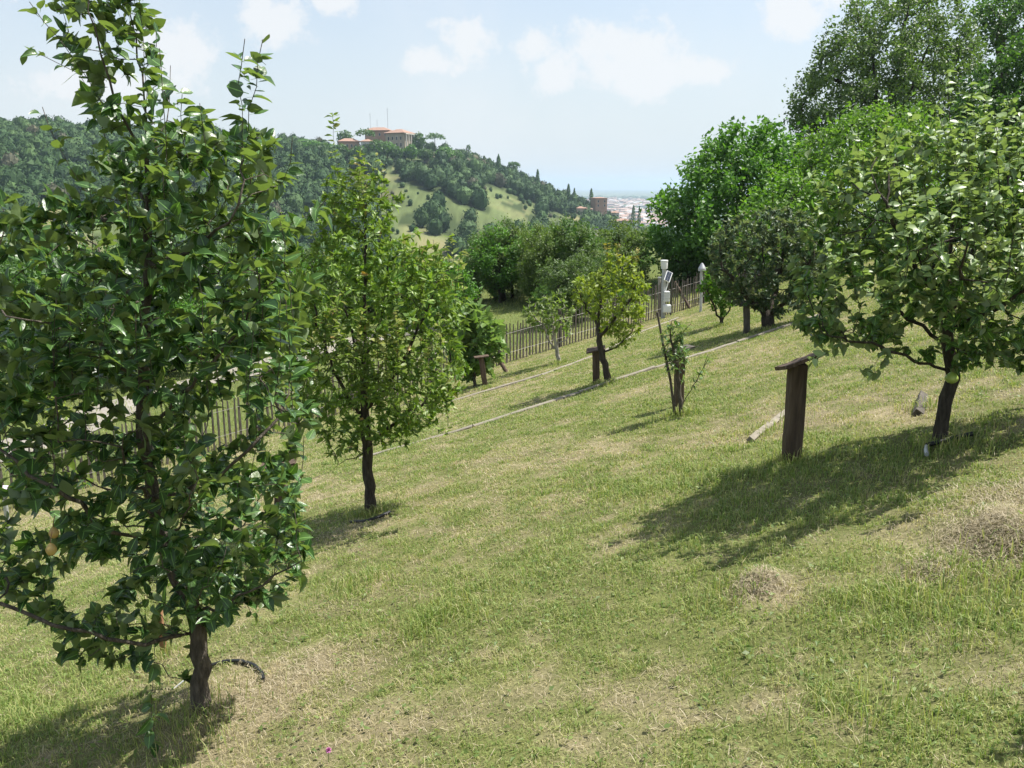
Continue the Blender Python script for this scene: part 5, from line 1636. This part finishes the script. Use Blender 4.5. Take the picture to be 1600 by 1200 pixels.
def lawn():
    rng = np.random.default_rng(12)
    gm = grass_mat('grass_blade', [(0.0, (.092, .165, .032)), (.28, (.190, .262, .066)), (.55, (.30, .322, .115)), (.85, (.40, .355, .20)), (1.0, (.46, .39, .24))])
    x, y, D = scatter(860000, 1.7, 34, 1.15, rng)
    t = -.755 * x + .656 * y
    dry = dryness(x, y)
    clump = fbm(x * 5.5, y * 5.5, 81, 2)
    keep = (t < 15.2) & (rng.uniform(size=len(x)) < (.35 + .9 * clump) * (1.1 - .55 * dry))
    x, y, D, dry, clump = [q[keep] for q in (x, y, D, dry, clump)]
    n = len(x)
    h = (.015 + .030 * clump ** 1.5) * rng.uniform(.5, 1.5, n) * (1 - .35 * dry) * (1 + .3 * np.clip(D / 20, 0, 1))
    for (sx, sy, r, s) in SPOTS:
        if s <= -.8: h = h * (1 + .8 * np.exp(-((x - sx) ** 2 + (y - sy) ** 2) / (r * r)))
    w = .0030 * np.clip(D / 3.2, 1, 5) ** .85 * rng.uniform(.7, 1.3, n)
    lean = np.abs(rng.normal(.6, .55, n))
    V, q, tr, d = blades(x, y, D, h, w, lean, rng, np.clip(dry * .72 - .05 + .6 * (fbm(x * 14, y * 14, 99, 2) - .5) + rng.normal(0, .10, n), 0, .8))
    build_grass('grass', 'short mown green and yellowing grass over the sloping lawn', V, q, tr, d, gm)
    # tufts the mower leaves round trunks, posts and boards, and here and there in the open
    tx, ty = [], []
    for (u, v, r, m) in [(315, 1112, .12, 260), (580, 802, .12, 260), (1237, 718, .09, 220), (1470, 694, .14, 320), (1058, 650, .10, 220), (952, 600, .10, 200), (932, 602, .06, 120), (1202, 515, .14, 220),
                         (759, 608, .08, 140), (437, 814, .08, 140), (1128, 510, .12, 160), (874, 568, .10, 140), (1200, 672, .14, 160), (1438, 640, .08, 120), (256, 1024, .06, 80),
                         (690, 965, .16, 420), (1440, 945, .20, 520), (1350, 1120, .14, 300), (1130, 935, .12, 200), (560, 915, .14, 240), (1570, 905, .16, 260), (300, 1160, .14, 260)]:
        p = gp(u, v); a = rng.normal(0, r, (m, 2)); tx.append(p[0] + a[:, 0]); ty.append(p[1] + a[:, 1])
    tx = np.concatenate(tx); ty = np.concatenate(ty); n = len(tx); tD = np.hypot(tx, ty)
    V, q, tr, d = blades(tx, ty, tD, rng.uniform(.04, .13, n), .0034 * np.clip(tD / 3.2, 1, 5) ** .8 * rng.uniform(.7, 1.3, n), np.abs(rng.normal(.45, .35, n)), rng, rng.uniform(0, .3, n))
    build_grass('grass_tufts', 'longer unmown grass tufts round trunks and posts', V, q, tr, d, gm)
    # dead stems lying on the turf
    sm = grass_mat('straw', [(0.0, (.17, .135, .078)), (.5, (.31, .26, .165)), (1.0, (.50, .44, .32))], .15)
    x, y, D = scatter(200000, 1.7, 22, 1.1, rng)
    t = -.755 * x + .656 * y
    dry = dryness(x, y)
    keep = (t < 15.2) & (rng.uniform(size=len(x)) < .05 + .7 * dry ** 1.3)
    x, y, D, dry = [q[keep] for q in (x, y, D, dry)]; n = len(x)
    # heaps of raked hay
    for (u, v, r, m) in [(1185, 912, .10, 1100), (1550, 832, .20, 2600), (1592, 845, .15, 1000), (1575, 775, .35, 1600), (1450, 890, .12, 500), (455, 1060, .35, 900), (320, 1112, .25, 500), (545, 826, .25, 500)]:
        p = gp(u, v); a = rng.normal(0, r * .55, (m, 2)); x = np.concatenate([x, p[0] + a[:, 0]]); y = np.concatenate([y, p[1] + a[:, 1]])
    n = len(x); D = np.hypot(x, y)
    V, q, tr, d = blades(x, y, D, rng.uniform(.018, .065, n), .0016 * np.clip(D / 3.2, 1, 5) ** .8 * rng.uniform(.7, 1.4, n), np.zeros(n), rng, rng.uniform(0, .5, n), True)
    build_grass('dry_grass', 'loose straw-coloured mowings lying on the lawn', V, q, tr, d, sm)
    # small broad weeds
    x, y, D = scatter(14000, 1.7, 13, 1.1, rng)
    cl = fbm(x * 1.6, y * 1.6, 88, 2); keep = rng.uniform(size=len(x)) < (.25 + .5 * sstep(.45, .7, cl))
    x, y, D = x[keep], y[keep], D[keep]; n = len(x)
    P = np.stack([x, y, H(x, y) + rng.uniform(.008, .03, n)], -1); a = rng.uniform(0, 6.28, n)
    d = np.stack([np.cos(a), np.sin(a), rng.uniform(0, .5, n)], -1)
    V, Fq, at = place_leaves(P, d, np.array([[0, 0, 1.]]) + rng.normal(0, .3, (n, 3)), rng.uniform(.014, .032, n), 'simple', rng)
    o = build('ground_weeds', [(V, Fq)], LM['sparse'], attrs=at)
    tag(o, 'low clover and broad-leaved weeds among the grass', 'weeds', kind='stuff')
    # rougher grass of the bank beyond the fence
    x, y, D = scatter(90000, 15, 48, 1.0, rng, 38)
    t = -.755 * x + .656 * y
    keep = (t > 15.2) & (t < 44)
    x, y, D = x[keep], y[keep], D[keep]; n = len(x)
    V, q, tr, d = blades(x, y, D, rng.uniform(.05, .16, n), .012 * rng.uniform(.8, 1.8, n), np.abs(rng.normal(.3, .3, n)), rng, rng.uniform(0, .35, n))
    build_grass('meadow_grass', 'longer green grass on the bank beyond the picket fence', V, q, tr, d, gm)


lawn()

# ------------------------------------------------------------------ air
def haze():
    m, nt, o = new_mat('haze_air')
    v = nt.nodes.new('ShaderNodeVolumePrincipled')
    v.inputs['Color'].default_value = (.66, .84, 1.0, 1)
    v.inputs['Density'].default_value = .00014
    v.inputs['Anisotropy'].default_value = .2
    nt.links.new(v.outputs[0], o.inputs['Volume'])
    ob = build('haze', [box(0, 0, 0, 29000, 29000, 175)], m)
    ob.location = (0, 0, -90 + 87.5)
    tag(ob, 'thin summer haze over the valley and the plain', 'haze', kind='stuff')


haze()
